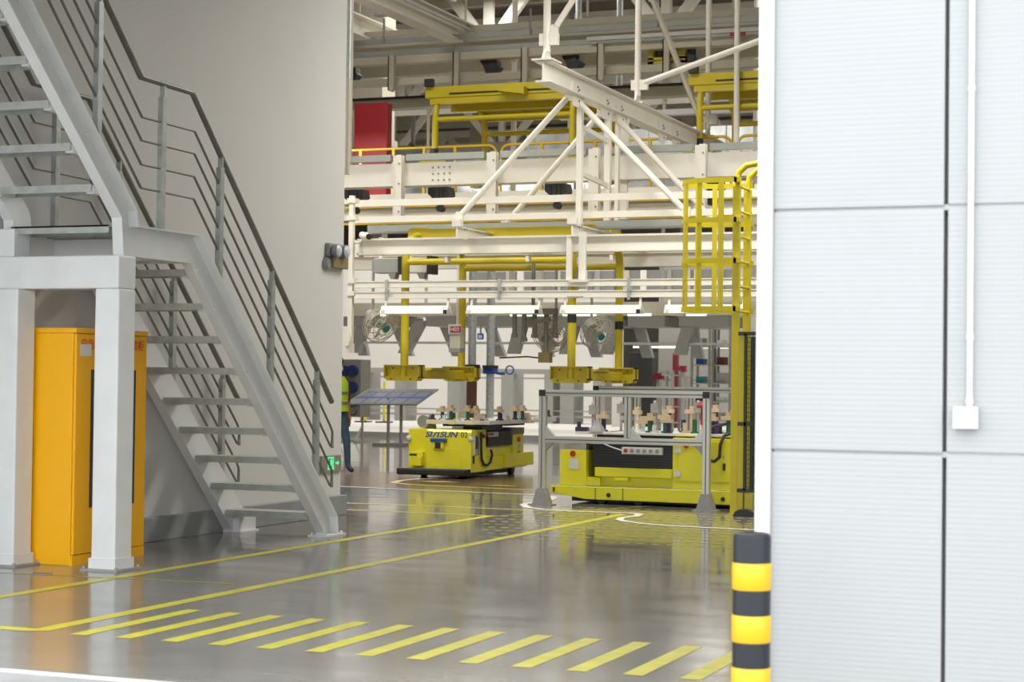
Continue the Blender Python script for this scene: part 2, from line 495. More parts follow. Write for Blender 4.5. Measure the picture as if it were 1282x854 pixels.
# front wall with the big door opening, sandwich panels beside it
JX = -1.830
front = structure('wall_front', MB().box(JX + 0.02, 12, 7.66, 7.85, 0, 5.0).box(-48, JX + 0.02, 7.66, 7.85, 3.9, 5.0).box(-48, 12, 7.66, 7.85, 5.0, 11.75).box(-48, -10.2, 7.66, 7.85, 0, 3.9), M['seal'])  # unseen lintel set low to keep daylight off the upper left wall
xs = [JX + 0.004, -1.118, -0.42, 0.28, 0.98, 1.68]
zs = [0.0, 0.139, 1.139, 2.139, 3.139, 4.139, 5.0]
for i in range(5):
    for j in range(6):
        dz = 0.0 if i == 0 else 0.004
        MB().box(xs[i] + (0.008 if i else 0), xs[i + 1] - 0.008, 7.6 + (0.004 if i % 2 else 0), 7.67, zs[j] + 0.006 + dz, zs[j + 1] - 0.006 + dz).build('wall_panel', M['panel'], front, bevel=0.004)
for z in zs[1:]:
    MB().box(JX + 0.01, xs[-1], 7.612, 7.655, z - 0.012, z + 0.012).build('joint_strip', M['panel'], front)
tr = structure('trim_1', MB().box(JX - 0.060, JX + 0.004, 7.57, 7.87, 0.0, 5.0), M['jamb'], bevel=0.006)

# left wall block with grey plinth
WLX = -8.74
structure('wall_left', MB().box(-14, WLX, 7.9, 17.36, 0, 11.6), M['wall'])
structure('baseboard_left', MB().box(WLX, -8.66, 7.9, 17.36, 0, 0.205), M['plinth'], bevel=0.006)

# ================================================================== STAIRCASE
st = thing('staircase', 'white steel staircase with open grey treads and tubular handrails beside the white wall', 'staircase', (-8.1, 13.0, 0))
U = [(15.10, 0.0), (15.08, 0.17), (12.64, 2.53), (11.76, 2.53), (11.74, 2.64), (8.6, 5.72)]
L = [(14.84, 0.0), (14.83, 0.03), (12.50, 2.295), (11.56, 2.295), (11.53, 2.57), (8.5, 5.46)]
def stringer(xw, side):
    m = MB()
    x1 = xw + side * 0.008
    n = len(U)
    def strip(A, B, xa, xb):
        for i in range(n - 1):
            m.prism([A[i], A[i + 1], B[i + 1], B[i]], 'x', xa, xb)
    def lerp(t): return [(a[0] + (b[0] - a[0]) * t, a[1] + (b[1] - a[1]) * t) for a, b in zip(U, L)]
    strip(U, L, xw, x1)
    strip(U, lerp(0.05), x1, xw + side * 0.088)
    strip(lerp(0.95), L, x1, xw + side * 0.088)
    return m
s1 = stringer(-7.70, 1).build('stringer', M['white'], st)
s2 = stringer(-8.565, -1).build('stringer', M['white'], st)
fp = MB().box(-7.76, -7.57, 14.78, 15.16, 0, 0.015)
for (bx, by) in ((-7.73, 14.81), (-7.60, 14.81), (-7.60, 15.13)):
    fp.cyl((bx, by, 0.015), (bx, by, 0.035), 0.012, 6)
fp.build('foot_plate', M['white'], st)
MB().box(-8.66, -8.50, 14.86, 15.16, 0, 0.16).box(-8.68, -8.48, 14.84, 15.18, 0, 0.012).build('foot_block', M['white'], st, label='white painted foot block')
bolt_mesh = MB().cyl((-0.008, 0, 0), (0.008, 0, 0), 0.014, 8).mesh('stringer_bolt', M['white'])
for (y, z) in [(12.72 + 0.27 * i, 2.25 - 0.262 * i) for i in range(9)] + [(11.45 - 0.27 * i, 2.87 + 0.264 * i) for i in range(9)]:
    o = bpy.data.objects.new('stringer_bolt', bolt_mesh); COL.objects.link(o); o.parent = s1
    o.location = (-7.684 + 8.1, y - 13.0, z)
treads = [(12.56 + 0.27 * i, 2.255 - 0.255 * i) for i in range(9)] + [(11.27 - 0.262 * i, 2.79 + 0.265 * i) for i in range(9)]
tmesh = None
for (y, z) in treads:
    if tmesh is None:
        t = MB().box(-8.56, -7.705, 0, 0.235, -0.004, 0).box(-8.56, -7.705, 0, 0.006, -0.055, -0.004).box(-8.56, -7.705, 0.229, 0.235, -0.055, -0.004)
        tmesh = t.mesh('tread', M['galvdark'])
        bmesh_l = MB().box(-8.562, -8.50, 0.03, 0.2, -0.065, -0.006).mesh('tread_bracket', M['white'])
        bmesh_r = MB().box(-7.765, -7.703, 0.03, 0.2, -0.065, -0.006).mesh('tread_bracket', M['white'])
    o = bpy.data.objects.new('tread', tmesh); COL.objects.link(o); o.parent = st
    o.location = (8.1, y - 13.0, z)
    for q in (bmesh_l, bmesh_r):
        o2 = bpy.data.objects.new('tread_bracket', q); COL.objects.link(o2); o2.parent = o
ld = MB().box(-8.56, -7.705, 11.50, 12.56, 2.505, 2.517).box(-8.56, -7.705, 11.50, 11.508, 2.46, 2.517).box(-8.56, -7.705, 12.552, 12.56, 2.46, 2.517)
for k in range(4):
    ld.box(-8.56, -7.705, 11.75 + 0.2 * k, 11.757 + 0.2 * k, 2.46, 2.505)
ld.build('landing_plate', M['galvdark'], st)
for y in (12.05, 12.44):
    MB().box(-8.565, -7.705, y, y + 0.06, 2.295, 2.46).build('landing_beam', M['white'], st)
# portal frame under the landing
def column(x0, x1, y0, y1, z1, bp):
    c = MB().box(x0, x1, y0, y1, 0.015, z1).build('column', M['white'], st, bevel=0.012)
    q = MB().box(x0 - 0.012, x1 + 0.012, y0 - 0.012, y1 + 0.012, 0.012, 0.09)
    q.build('column_collar', M['white'], c)
    q = MB().box(x0 - 0.055, x1 + 0.055, y0 - 0.055, y1 + 0.055, 0.0, 0.014)
    for bx in (x0 - 0.035, x1 + 0.035):
        for by in (y0 - 0.035, y1 + 0.035):
            q.cyl((bx, by, 0.014), (bx, by, 0.032), 0.012, 6)
    q.build('base_plate', M['castgrey'], c)
    return c
column(-7.79, -7.585, 11.47, 11.69, 2.05, 1)
column(-8.625, -8.415, 11.40, 11.62, 2.05, 1)
MB().box(-8.73, -7.585, 11.46, 11.69, 2.05, 2.293).build('cross_beam', M['white'], st, bevel=0.012)
MB().box(-8.70, -8.50, 11.46, 11.66, 2.293, 2.50).build('beam_block', M['white'], st, bevel=0.01)

def handrail(x, posts):
    hp = [(x, 15.02, 1.20), (x, 12.56, 3.635), (x, 11.83, 3.645), (x, 8.6, 6.85)]
    h = MB().tube(hp, 0.0245, 10).build('handrail', M['tube'], st)
    for d0 in (0.30, 0.475, 0.655, 0.83):
        bend = 0.05
        p = [(x, 12.60, 3.64 - d0), (x, 11.85, 3.65 - d0)]
        m = MB()
        up_ = (x, 8.6, 3.65 - d0 + (11.85 - 8.6) * 0.992)
        z0 = 3.64 - d0 - (15.0 - 12.60) * 0.982
        low = (x, 15.0, z0)
        m.tube([low] + p + [up_], 0.0105, 7)
        m.build('mid_rail', M['tube'], h)
    for a, b_ in ((0.30, 0.475), (0.655, 0.83)):
        za, zb = 3.64 - a - 2.40 * 0.982, 3.64 - b_ - 2.40 * 0.982
        MB().tube([(x, 15.0, za), (x, 15.04, za - 0.05), (x, 15.04, zb - 0.02), (x, 15.0, zb)], 0.0105, 7).build('rail_end_loop', M['tube'], h)
    for (y, zb, zt, pointed) in posts:
        pb = MB()
        w = 0.028
        poly = [(y - w, zb + (0.12 if pointed else 0.0)), (y + w * 0.7, zb), (y + w, zb), (y + w, zt - 0.10), (y + w * 0.45, zt - 0.10), (y + w * 0.45, zt - 0.015), (y - w * 0.2, zt - 0.015), (y - w * 0.2, zt - 0.10), (y - w, zt - 0.10)]
        pb.prism(poly, 'x', x - 0.022, x + 0.022)
        po = pb.build('rail_post', M['galv'], h)
    return h
handrail(-7.66, [(14.72, 0.50, 1.50, True), (13.87, 1.36, 2.34, True), (13.00, 2.20, 3.20, True), (12.13, 2.53, 3.64, False), (11.27, 3.09, 4.20, True), (10.40, 3.95, 5.06, True)])
handrail(-8.62, [(14.72, 0.50, 1.50, True), (13.87, 1.36, 2.34, True), (13.00, 2.20, 3.20, True), (12.13, 2.52, 3.64, False), (10.9, 3.45, 4.55, True)])

# ================================================================== CABINET
cb = thing('storage_cabinet', 'orange steel emergency cabinet with red Chinese lettering behind the white stair column', 'cabinet', (-8.33, 12.13, 0))
WIN0, WIN1, TX0, TX1 = 11.859, 12.467, 11.719, 12.399
CX0, CX1, CY0, CY1, CH = -8.56, -8.078, 11.655, 12.63, 1.765
bd = MB().box(CX0, CX1 - 0.022, CY0, CY1, 0.0, CH - 0.036)
bd.box(CX0, CX1 + 0.004, CY0 - 0.004, CY1 + 0.004, CH - 0.035, CH + 0.004)
bd.build('body', M['cabinet'], cb, bevel=0.004)
MB().box(CX1 - 0.021, CX1 - 0.002, CY0 + 0.004, CY1 - 0.004, 0.0, 0.074).build('kick_plate', M['cabinet'], cb)
for k, (a, b_) in enumerate(((CY0 + 0.012, (CY0 + CY1) / 2 - 0.003), ((CY0 + CY1) / 2 + 0.003, CY1 - 0.012))):
    d = MB().box(CX1 - 0.021, CX1, a, b_, 0.08, CH - 0.04).build('door', M['cabinet'], cb, bevel=0.003)
    wa, wb = (WIN0, b_ - 0.03) if k == 0 else (a + 0.03, WIN1)
    MB().box(CX1 - 0.002, CX1 + 0.0015, wa, wb, 0.42, 1.46).build('door_window', M['glassdark'], d, label='dark window of the cabinet door')
    hy = b_ - 0.015 if k == 0 else a + 0.015
    MB().box(CX1, CX1 + 0.018, hy - 0.008, hy + 0.008, 0.95, 1.10).build('door_handle', M['steel'], d)
text_mesh('应急物', 0.088, M['redtxt'], 'lettering', cb, facing_side(CX1 + 0.002, TX0, 1.645), sx=1.0, align='LEFT')
text_mesh('资柜', 0.088, M['redtxt'], 'lettering', cb, facing_side(CX1 + 0.002, TX1, 1.645), sx=1.0, align='LEFT')
MB().box(CX1 + 0.002, CX1 + 0.005, 11.714, 11.854, 1.559, 1.649).build('paper_label', M['sticker'], cb, label='white paper label stuck on the door', bevel=0.0)

# ================================================================== WALL FITTINGS
em = thing('emergency_lamp', 'grey twin-headed emergency lamp with ochre case high on the white wall', 'lamp', (WLX, 17.12, 2.64))
MB().box(WLX, WLX + 0.07, 17.0, 17.34, 2.55, 2.66).build('battery_case', M['ochre'], em, label='ochre battery case', bevel=0.006)
MB().box(WLX, WLX + 0.05, 16.94, 17.32, 2.66, 2.80).build('housing', M['lampgrey'], em, bevel=0.01)
for y in (17.02, 17.20):
    hd = MB().lathe((0, 0, 0), [(0.045, 0), (0.065, 0.02), (0.07, 0.07)], 16)
    hd.v = [(WLX + 0.05 + p[2], y + p[0], 2.725 + p[1]) for p in hd.v]
    h_ = hd.build('lamp_head', M['lampgrey'], em)
    ln = MB().lathe((0, 0, 0), [(0.06, 0.0), (0.045, 0.012), (0.02, 0.02)], 16)
    ln.v = [(WLX + 0.12 + p[2], y + p[0], 2.725 + p[1]) for p in ln.v]
    ln.build('lens', M['lens'], h_)
sp = MB().lathe((0, 0, 0), [(0.07, 0), (0.07, 0.03), (0.05, 0.05)], 16)
sp.v = [(WLX + p[2], 16.95 + p[0], 2.59 + p[1]) for p in sp.v]
sp.build('side_disc', M['lampgrey'], em)
ex = thing('exit_sign', 'small green illuminated exit sign with running figure low on the wall', 'sign', (WLX, 17.1, 0.45))
MB().box(WLX, WLX + 0.025, 16.89, 17.33, 0.445, 0.62).build('sign_box', M['exitbody'], ex, bevel=0.004)
XX = WLX + 0.0262
g = MB()
g.box(XX, XX + 0.001, 17.02, 17.16, 0.475, 0.49).box(XX, XX + 0.001, 17.02, 17.035, 0.475, 0.605).box(XX, XX + 0.001, 17.02, 17.15, 0.592, 0.605).box(XX, XX + 0.001, 17.135, 17.15, 0.475, 0.605)
g.prism([(17.06, 0.515), (17.085, 0.56), (17.06, 0.575), (17.12, 0.575), (17.13, 0.55), (17.115, 0.53), (17.14, 0.50), (17.12, 0.495), (17.1, 0.52), (17.075, 0.495)], 'x', XX, XX + 0.001)
g.cyl((XX, 17.10, 0.585), (XX + 0.001, 17.10, 0.585), 0.011, 10)
g.prism([(17.195, 0.53), (17.235, 0.53), (17.235, 0.515), (17.275, 0.54), (17.235, 0.565), (17.235, 0.55), (17.195, 0.55)], 'x', XX, XX + 0.001)
g.build('pictogram', M['exitgreen'], ex, label='glowing green running figure and arrow')
MB().box(XX, XX + 0.001, 17.178, 17.183, 0.46, 0.605).build('divider_line', M['sticker'], ex)

cd = thing('electrical_conduit', 'white electrical conduit running down the panel wall to a square junction box', 'conduit', (-1.02, 7.6, 1.3))
CXX = -1.017
MB().cyl((CXX, 7.585, 1.335), (CXX, 7.585, 5.0), 0.0125, 12).build('pipe', M['jamb'], cd)
pc = MB()
for z in (1.345, 1.60, 2.6, 3.6):
    pc.cyl((CXX, 7.585, z), (CXX, 7.585, z + 0.025), 0.0155, 12)
pc.build('pipe_clip', M['jamb'], cd)
MB().box(CXX - 0.063, CXX + 0.035, 7.555, 7.6, 1.245, 1.335).build('junction_box', M['jamb'], cd, bevel=0.005)

# ================================================================== BOLLARD
BX = -1.755
bo = thing('bollard', 'round charcoal bollard with yellow reflective bands beside the doorway', 'bollard', (BX, 7.0, -0.012))
MB().lathe((BX, 7.0, -0.012), [(0.072, 0), (0.072, 0.838), (0.070, 0.848), (0.060, 0.855), (0.056, 0.850), (0.0, 0.849)], 40).build('post', M['bolblk'], bo)
for z0 in (0.63, 0.43, 0.23, 0.03):
    MB().lathe((BX, 7.0, -0.012), [(0.0735, z0 + 0.008), (0.0755, z0 + 0.011), (0.0755, z0 + 0.108), (0.0735, z0 + 0.111)], 40).build('reflective_band', M['bolyel'], bo, label='yellow reflective band')

# ================================================================== AUTOMATED CARTS
def dress_pin(root, x, y, z, h, c, block=True, bw=0.08):
    p = MB().cyl((x, y, z), (x, y, z + h), 0.028, 8).box(x - 0.04, x + 0.04, y - 0.04, y + 0.04, z, z + 0.02).build('locating_pin', M[c], root)
    if block:
        MB().box(x - bw, x + bw * 0.6, y - 0.05, y + 0.05, z + h, z + h + 0.045).box(x - bw * 0.3, x + bw * 0.3, y - 0.045, y + 0.045, z + h + 0.045, z + h + 0.085).build('clamp_block', M['beige'], p)
a1 = thing('guided_cart', 'yellow automated guided cart numbered 02 with blue lettering, standing clear on the brown floor', 'cart', (-10.8, 25.5, 0), 'automated guided carts')
ax0, ax1, ay0 = -11.21, -10.215, 24.4
chas = MB().box(ax0 + 0.12, ax1 - 0.1, ay0 + 0.15, 26.35, 0.03, 0.10).build('chassis', M['black'], a1)
for (wx, wy) in ((-11.1, 24.75), (-10.45, 24.75), (-11.1, 26.2), (-10.32, 26.2)):
    MB().cyl((wx - 0.04, wy, 0.075), (wx + 0.04, wy, 0.075), 0.075, 16).build('wheel', M['black'], a1)
body = MB()
# front shell: left third set back, centre nose slopes in above the panel
body.box(ax0, ax1, ay0 + 0.03, 24.95, 0.09, 0.70)
body.prism([(ay0, 0.09), (ay0 + 0.04, 0.09), (ay0 + 0.04, 0.70), (ay0 + 0.03, 0.70), (ay0, 0.66)], 'x', ax0 + 0.30, ax1)
body.build('front_body', M['agv'], a1, bevel=0.008)
MB().box(ax0 + 0.32, ax1 - 0.155, ay0 - 0.004, ay0 + 0.002, 0.16, 0.435).build('front_panel', M['agv'], a1, bevel=0.002)
MB().box(ax0 - 0.10, ax1 - 0.005, ay0 - 0.17, ay0 + 0.06, 0.045, 0.135).build('bumper', M['black'], a1, bevel=0.018)
MB().box(ax0 - 0.10, ax1 - 0.005, ay0 - 0.165, ay0 + 0.06, 0.135, 0.142).build('bumper_edge', M['darkgrey'], a1)
MB().box(ax0, ax1, 24.95, 26.62, 0.10, 0.30).box(ax0, ax1 + 0.06, 25.6, 26.75, 0.12, 0.32).build('lower_skirt', M['agv'], a1, bevel=0.006)
MB().box(ax0 + 0.06, ax1 - 0.05, 24.95, 26.45, 0.30, 0.56).build('mid_body', M['agv'], a1, bevel=0.006)
MB().box(ax0 + 0.04, ax1 - 0.02, 25.05, 26.02, 0.44, 0.66).build('bellows', M['black'], a1)
bel = MB()
for k in range(7):
    bel.box(ax0 + 0.03, ax1 - 0.008, 25.06, 26.01, 0.445 + k * 0.031, 0.462 + k * 0.031)
bel.build('bellows_fold', M['blackp'], a1, kind='stuff')
MB().box(ax0 + 0.02, ax1 - 0.005, 26.05, 26.48, 0.30, 0.60).build('rear_tower', M['agv'], a1, bevel=0.006)
MB().box(ax0 + 0.02, ax1, 25.95, 26.5, 0.60, 0.70).build('rear_hood', M['darkgrey'], a1, bevel=0.01)
sd = MB().box(ax1 - 0.002, ax1 + 0.012, ay0 + 0.10, 24.66, 0.34, 0.615).build('control_panel', M['steel'], a1, bevel=0.003)
MB().box(ax1 + 0.012, ax1 + 0.015, ay0 + 0.13, 24.62, 0.42, 0.60).build('display', M['blackp'], sd)
MB().box(ax1, ax1 + 0.02, ay0 + 0.05, ay0 + 0.085, 0.22, 0.33).build('side_handle', M['black'], a1)
MB().box(ax1 + 0.001, ax1 + 0.003, ay0 + 0.03, 24.93, 0.105, 0.30).build('access_panel', M['agv'], a1)
MB().tube([(ax1 + 0.02, 24.72, 0.66), (ax1 + 0.03, 24.70, 0.45), (ax1 + 0.03, 24.72, 0.28), (ax1 + 0.03, 24.80, 0.20), (ax1 + 0.03, 24.94, 0.18), (ax1 + 0.03, 25.06, 0.22), (ax1 + 0.03, 25.12, 0.32), (ax1 + 0.02, 25.1, 0.40)], 0.018, 7).build('cable', M['black'], a1)
MB().cyl((ax1, 24.84, 0.60), (ax1 + 0.03, 24.84, 0.60), 0.028, 12).build('stop_button', M['redlamp'], a1)
ss = MB().box(ax1 - 0.01, ax1 + 0.03, 25.0, 25.36, 0.585, 0.655).build('switch_strip', M['steel'], a1)
for k in range(4):
    MB().cyl((ax1 + 0.03, 25.05 + k * 0.08, 0.625), (ax1 + 0.04, 25.05 + k * 0.08, 0.625), 0.018, 8).build('switch', M['redlamp'] if k < 2 else M['sticker'], ss)
for z, m_ in ((0.52, 'redlamp'), (0.41, 'steel'), (0.30, 'brown')):
    MB().box(ax1 - 0.005, ax1 + 0.006, 26.22, 26.32, z - 0.035, z + 0.035).build('side_button', M[m_], a1)
# scanner box and sensors on the front
sb = MB().box(ax0 + 0.07, ax0 + 0.25, ay0 - 0.10, ay0 + 0.03, 0.17, 0.30).build('scanner_box', M['agv'], a1, bevel=0.01)
MB().box(ax0 + 0.08, ax0 + 0.19, ay0 - 0.11, ay0 - 0.09, 0.315, 0.345).build('scanner_eye', M['black'], sb)
MB().box(ax0 + 0.065, ax0 + 0.255, ay0 - 0.04, ay0 + 0.03, 0.30, 0.37).build('scanner_hood', M['agv'], sb, bevel=0.005)
MB().prism([(ay0 - 0.0, 0.51), (ay0 - 0.065, 0.52), (ay0 - 0.065, 0.565), (ay0 - 0.0, 0.572)], 'x', -10.83, -10.59).build('blue_sensor', M['blue'], a1, label='blue sensor cover', bevel=0.006)
MB().prism([(ay0 + 0.0, 0.39), (ay0 - 0.05, 0.43), (ay0 - 0.05, 0.52), (ay0 + 0.0, 0.52)], 'x', -10.79, -10.63).build('sensor_bracket', M['agv'], a1)
MB().box(-10.755, -10.67, ay0 - 0.06, ay0 - 0.045, 0.425, 0.51).build('black_sensor', M['black'], a1, label='black square sensor')
for x in (ax1 - 0.012, ax0 + 0.012):
    MB().lathe((x, ay0 + 0.01, 0.565), [(0.0, -0.035), (0.03, -0.03), (0.036, 0.0), (0.03, 0.03), (0.0, 0.035)], 12).build('corner_lamp', M['lens'], a1)
text_mesh('SI', 0.112, M['bluetxt'], 'lettering', a1, facing_front(-10.885, ay0 - 0.002, 0.622), shear=0.28, bold=0.0035, sx=1.25)
text_mesh('SUN', 0.112, M['bluetxt'], 'lettering', a1, facing_front(-10.575, ay0 - 0.002, 0.622), shear=0.28, bold=0.0035, sx=1.25)
lm = MB()
zb, zt, yy = 0.583, 0.661, ay0 - 0.002
for (xa, xb) in ((-10.825, -10.765), (-10.752, -10.732)):
    lm.prism([(xa, zb), (xa + 0.024, zb), (xb + 0.024, zt), (xb, zt)], 'y', yy - 0.001, yy)
lm.build('lettering', M['bluetxt'], a1)
text_mesh('02', 0.115, M['greytxt'], 'number', a1, facing_front(-10.325, ay0 - 0.002, 0.622), sx=0.95)
pl = MB().box(-10.97, -9.98, 24.5, 26.3, 0.775, 0.83).build('fixture_plate', M['platewhite'], a1, bevel=0.005)
for k in range(3):
    MB().box(-10.9 + k * 0.28, -10.8 + k * 0.28, 24.49, 24.56, 0.772, 0.835).build('plate_inlay', M['plateyel'], pl)
MB().box(-10.75, -10.1, 24.6, 26.2, 0.74, 0.775).build('plate_carrier', M['black'], a1)
MB().box(-10.6, -10.3, 25.0, 25.8, 0.66, 0.745).build('lift_column', M['blackp'], a1)
MB().box(-9.93, -9.70, 26.1, 26.5, 0.80, 0.87).box(-10.1, -9.9, 26.2, 26.4, 0.79, 0.82).build('side_plate', M['platewhite'], a1, bevel=0.004)
for (x, y, h, c, b_) in ((-10.80, 24.7, 0.115, 'green', 1), (-10.63, 24.62, 0.13, 'green', 1), (-10.40, 25.0, 0.12, 'green', 1), (-10.30, 24.75, 0.10, 'platewhite', 1), (-10.05, 25.1, 0.1, 'purple', 0), (-10.02, 25.6, 0.13, 'purple', 1), (-9.98, 25.8, 0.13, 'green', 1), (-9.78, 26.0, 0.08, 'platewhite', 0), (-11.0 + 0.12, 25.3, 0.09, 'purple', 0), (-9.86, 26.25, 0.12, 'beige', 0), (-9.76, 26.3, 0.10, 'purple', 0), (-10.62, 25.8, 0.09, 'platewhite', 0), (-10.72, 24.58, 0.07, 'platewhite', 0), (-10.52, 24.6, 0.10, 'plateyel', 0), (-10.36, 24.6, 0.13, 'green', 1), (-10.22, 24.9, 0.08, 'purple', 0), (-10.12, 24.62, 0.07, 'platewhite', 0), (-10.02, 25.3, 0.07, 'beige', 0), (-10.9, 24.58, 0.08, 'purple', 0), (-10.01, 24.95, 0.12, 'purple', 1)):
    dress_pin(a1, x, y, 0.83 if y < 26.15 else 0.87, h, c, b_)
for (x, y) in ((-10.18, 24.62), (-9.99, 25.95)):
    MB().prism([(x - 0.09, 0.83), (x + 0.09, 0.83), (x + 0.05, 0.93), (x - 0.02, 0.93)], 'y', y - 0.04, y + 0.04).build('rest_block', M['beige'], a1)
lf = MB()
lf.prism(arc((-11.07, 0, 0.80), 0.095, 0, 360, 14, 'xz') and [(p[0], p[2]) for p in arc((-11.07, 0, 0.80), 0.095, 0, 330, 12, 'xz')], 'y', 24.62, 24.66)
lf.build('horn_disc', M['steel'], a1, label='round silver horn disc')
MB().prism([(-11.07, 0.70), (-10.90, 0.70), (-10.92, 0.82), (-11.0, 0.90)], 'y', 24.68, 24.72).build('horn_bracket', M['darkgrey'], a1)

a2 = thing('guided_cart', 'yellow automated guided cart parked broadside behind the aluminium guard fence', 'cart', (-6.2, 20.9, 0), 'automated guided carts')
bx0, bx1, by0 = -7.48, -4.98, 20.3
MB().box(bx0 + 0.2, bx1 - 0.1, by0 + 0.15, 21.3, 0.02, 0.08).build('chassis', M['black'], a2)
for (wx, wy) in ((-6.9, 20.42), (-6.45, 20.42), (-5.3, 20.42), (-6.9, 21.2), (-5.3, 21.2)):
    MB().cyl((wx, wy - 0.04, 0.06), (wx, wy + 0.04, 0.06), 0.06, 16).build('wheel', M['black'], a2)
sk = MB().prism([(bx0, 0.12), (bx0 + 0.42, 0.055), (bx1, 0.045), (bx1, 0.20), (bx0, 0.20)], 'y', by0 - 0.03, 21.4).build('lower_skirt', M['agv'], a2, bevel=0.006)
MB().box(bx0 + 0.02, bx1, by0 - 0.02, 21.36, 0.20, 0.206).build('skirt_edge', M['steel'], a2)
for x in (-6.93, -6.60):
    for k in range(5):
        MB().box(x - 0.008, x + 0.008, by0 - 0.033, by0 - 0.028, 0.06 + k * 0.028, 0.072 + k * 0.028).build('skirt_slot', M['greytxt'], sk)
for x in (-6.77, -5.42):
    MB().cyl((x, by0 - 0.036, 0.11), (x, by0 - 0.028, 0.11), 0.026, 12).build('skirt_hole', M['black'], sk)
MB().box(bx0 + 0.03, bx0 + 0.05, by0 - 0.034, by0, 0.13, 0.18).build('skirt_hook', M['black'], sk)
tw = MB().box(bx0 + 0.10, bx0 + 0.42, by0, 21.3, 0.205, 0.62).build('end_tower', M['agv'], a2, bevel=0.006)
MB().prism([(bx0 + 0.10, 0.62), (bx0 + 0.42, 0.62), (bx0 + 0.42, 0.71), (bx0 + 0.37, 0.735), (bx0 + 0.16, 0.735), (bx0 + 0.10, 0.69)], 'y', by0, 21.3).build('tower_hood', M['steel'], a2, bevel=0.006)
MB().cyl((bx0 + 0.26, by0 - 0.012, 0.575), (bx0 + 0.26, by0, 0.575), 0.035, 14).build('stop_button', M['redlamp'], tw)
MB().box(bx0 + 0.215, bx0 + 0.33, by0 - 0.006, by0, 0.40, 0.515).build('tower_label', M['sticker'], tw, label='pale grey label plate')
MB().box(bx0 + 0.52, -6.03, by0 + 0.10, 21.3, 0.205, 0.46).build('mid_body', M['agv'], a2, bevel=0.005)
MB().box(bx0 + 0.52, -6.03, by0 + 0.02, 21.3, 0.32, 0.425).build('mid_ledge', M['agv'], a2, bevel=0.005)
MB().box(bx0 + 0.42, bx0 + 0.58, by0 + 0.04, by0 + 0.12, 0.21, 0.31).build('corner_block', M['agv'], a2, bevel=0.004)
MB().box(-6.72, -6.56, by0 + 0.02, by0 + 0.12, 0.275, 0.315).build('latch', M['agv'], a2, bevel=0.004)
MB().box(bx0 + 0.50, -6.02, by0 + 0.05, 21.25, 0.425, 0.72).build('bellows', M['black'], a2)
bel = MB()
for k in range(9):
    bel.box(bx0 + 0.49, -6.02, by0 + 0.03, 21.27, 0.44 + k * 0.03, 0.457 + k * 0.03)
bel.build('bellows_fold', M['blackp'], a2, kind='stuff')
MB().box(-6.02, bx1, by0, 21.35, 0.205, 0.785).build('rear_body', M['agv'], a2, bevel=0.006)
dr = MB().box(-5.95, -5.35, by0 - 0.008, by0 + 0.002, 0.30, 0.755).build('side_door', M['agv'], a2, bevel=0.003)
MB().cyl((-5.86, by0 - 0.018, 0.70), (-5.86, by0 - 0.005, 0.70), 0.03, 14).build('stop_button', M['redlamp'], dr)
for z in (0.645, 0.38):
    MB().box(-5.995, -5.92, by0 - 0.018, by0 - 0.004, z - 0.03, z + 0.03).build('hinge', M['steel'], dr)
MB().box(-5.43, -5.40, by0 - 0.02, by0 - 0.006, 0.43, 0.51).build('door_grip', M['black'], dr)
MB().lathe((-5.42, by0 - 0.01, 0.585), [(0.0, -0.015), (0.015, 0), (0.0, 0.015)], 8).build('door_lock', M['steel'], dr)
MB().tube([(-5.62, by0 + 0.1, 0.86), (-5.66, by0 - 0.03, 0.76), (-5.63, by0 - 0.05, 0.63), (-5.60, by0 - 0.05, 0.55), (-5.52, by0 - 0.05, 0.53), (-5.46, by0 - 0.05, 0.58), (-5.45, by0 - 0.05, 0.72), (-5.42, by0 - 0.02, 0.82), (-5.33, by0 + 0.1, 0.86)], 0.018, 7).build('cable', M['black'], a2)
MB().tube([(-5.76, by0 - 0.02, 0.74), (-5.66, by0 + 0.02, 0.84), (-5.56, by0 + 0.08, 0.92), (-5.45, by0 + 0.2, 0.95)], 0.018, 7).build('cable', M['black'], a2)
MB().box(-6.9, -5.1, by0 + 0.1, 21.4, 0.80, 0.83).box(-7.25, -6.8, by0 + 0.15, 21.3, 0.80, 0.83).build('fixture_plate', M['platewhite'], a2, bevel=0.004)
MB().box(bx0 + 0.5, -5.9, by0 + 0.15, 21.2, 0.72, 0.80).build('plate_carrier', M['black'], a2)
ps = MB().box(-6.62, -6.14, by0 - 0.03, by0 + 0.04, 0.585, 0.665).build('socket_strip', M['sticker'], a2, label='white socket strip with red switch', bevel=0.004)
for k in range(6):
    MB().cyl((-6.57 + k * 0.075, by0 - 0.038, 0.625), (-6.57 + k * 0.075, by0 - 0.03, 0.625), 0.024, 10).build('socket', M['redlamp'] if k == 0 else M['rackgrey'], ps)
MB().tube([(-7.02, by0 + 0.02, 0.70), (-6.85, by0, 0.70), (-6.75, by0, 0.66), (-6.62, by0, 0.625)], 0.008, 6).build('white_cable', M['sticker'], a2, label='white power cable')
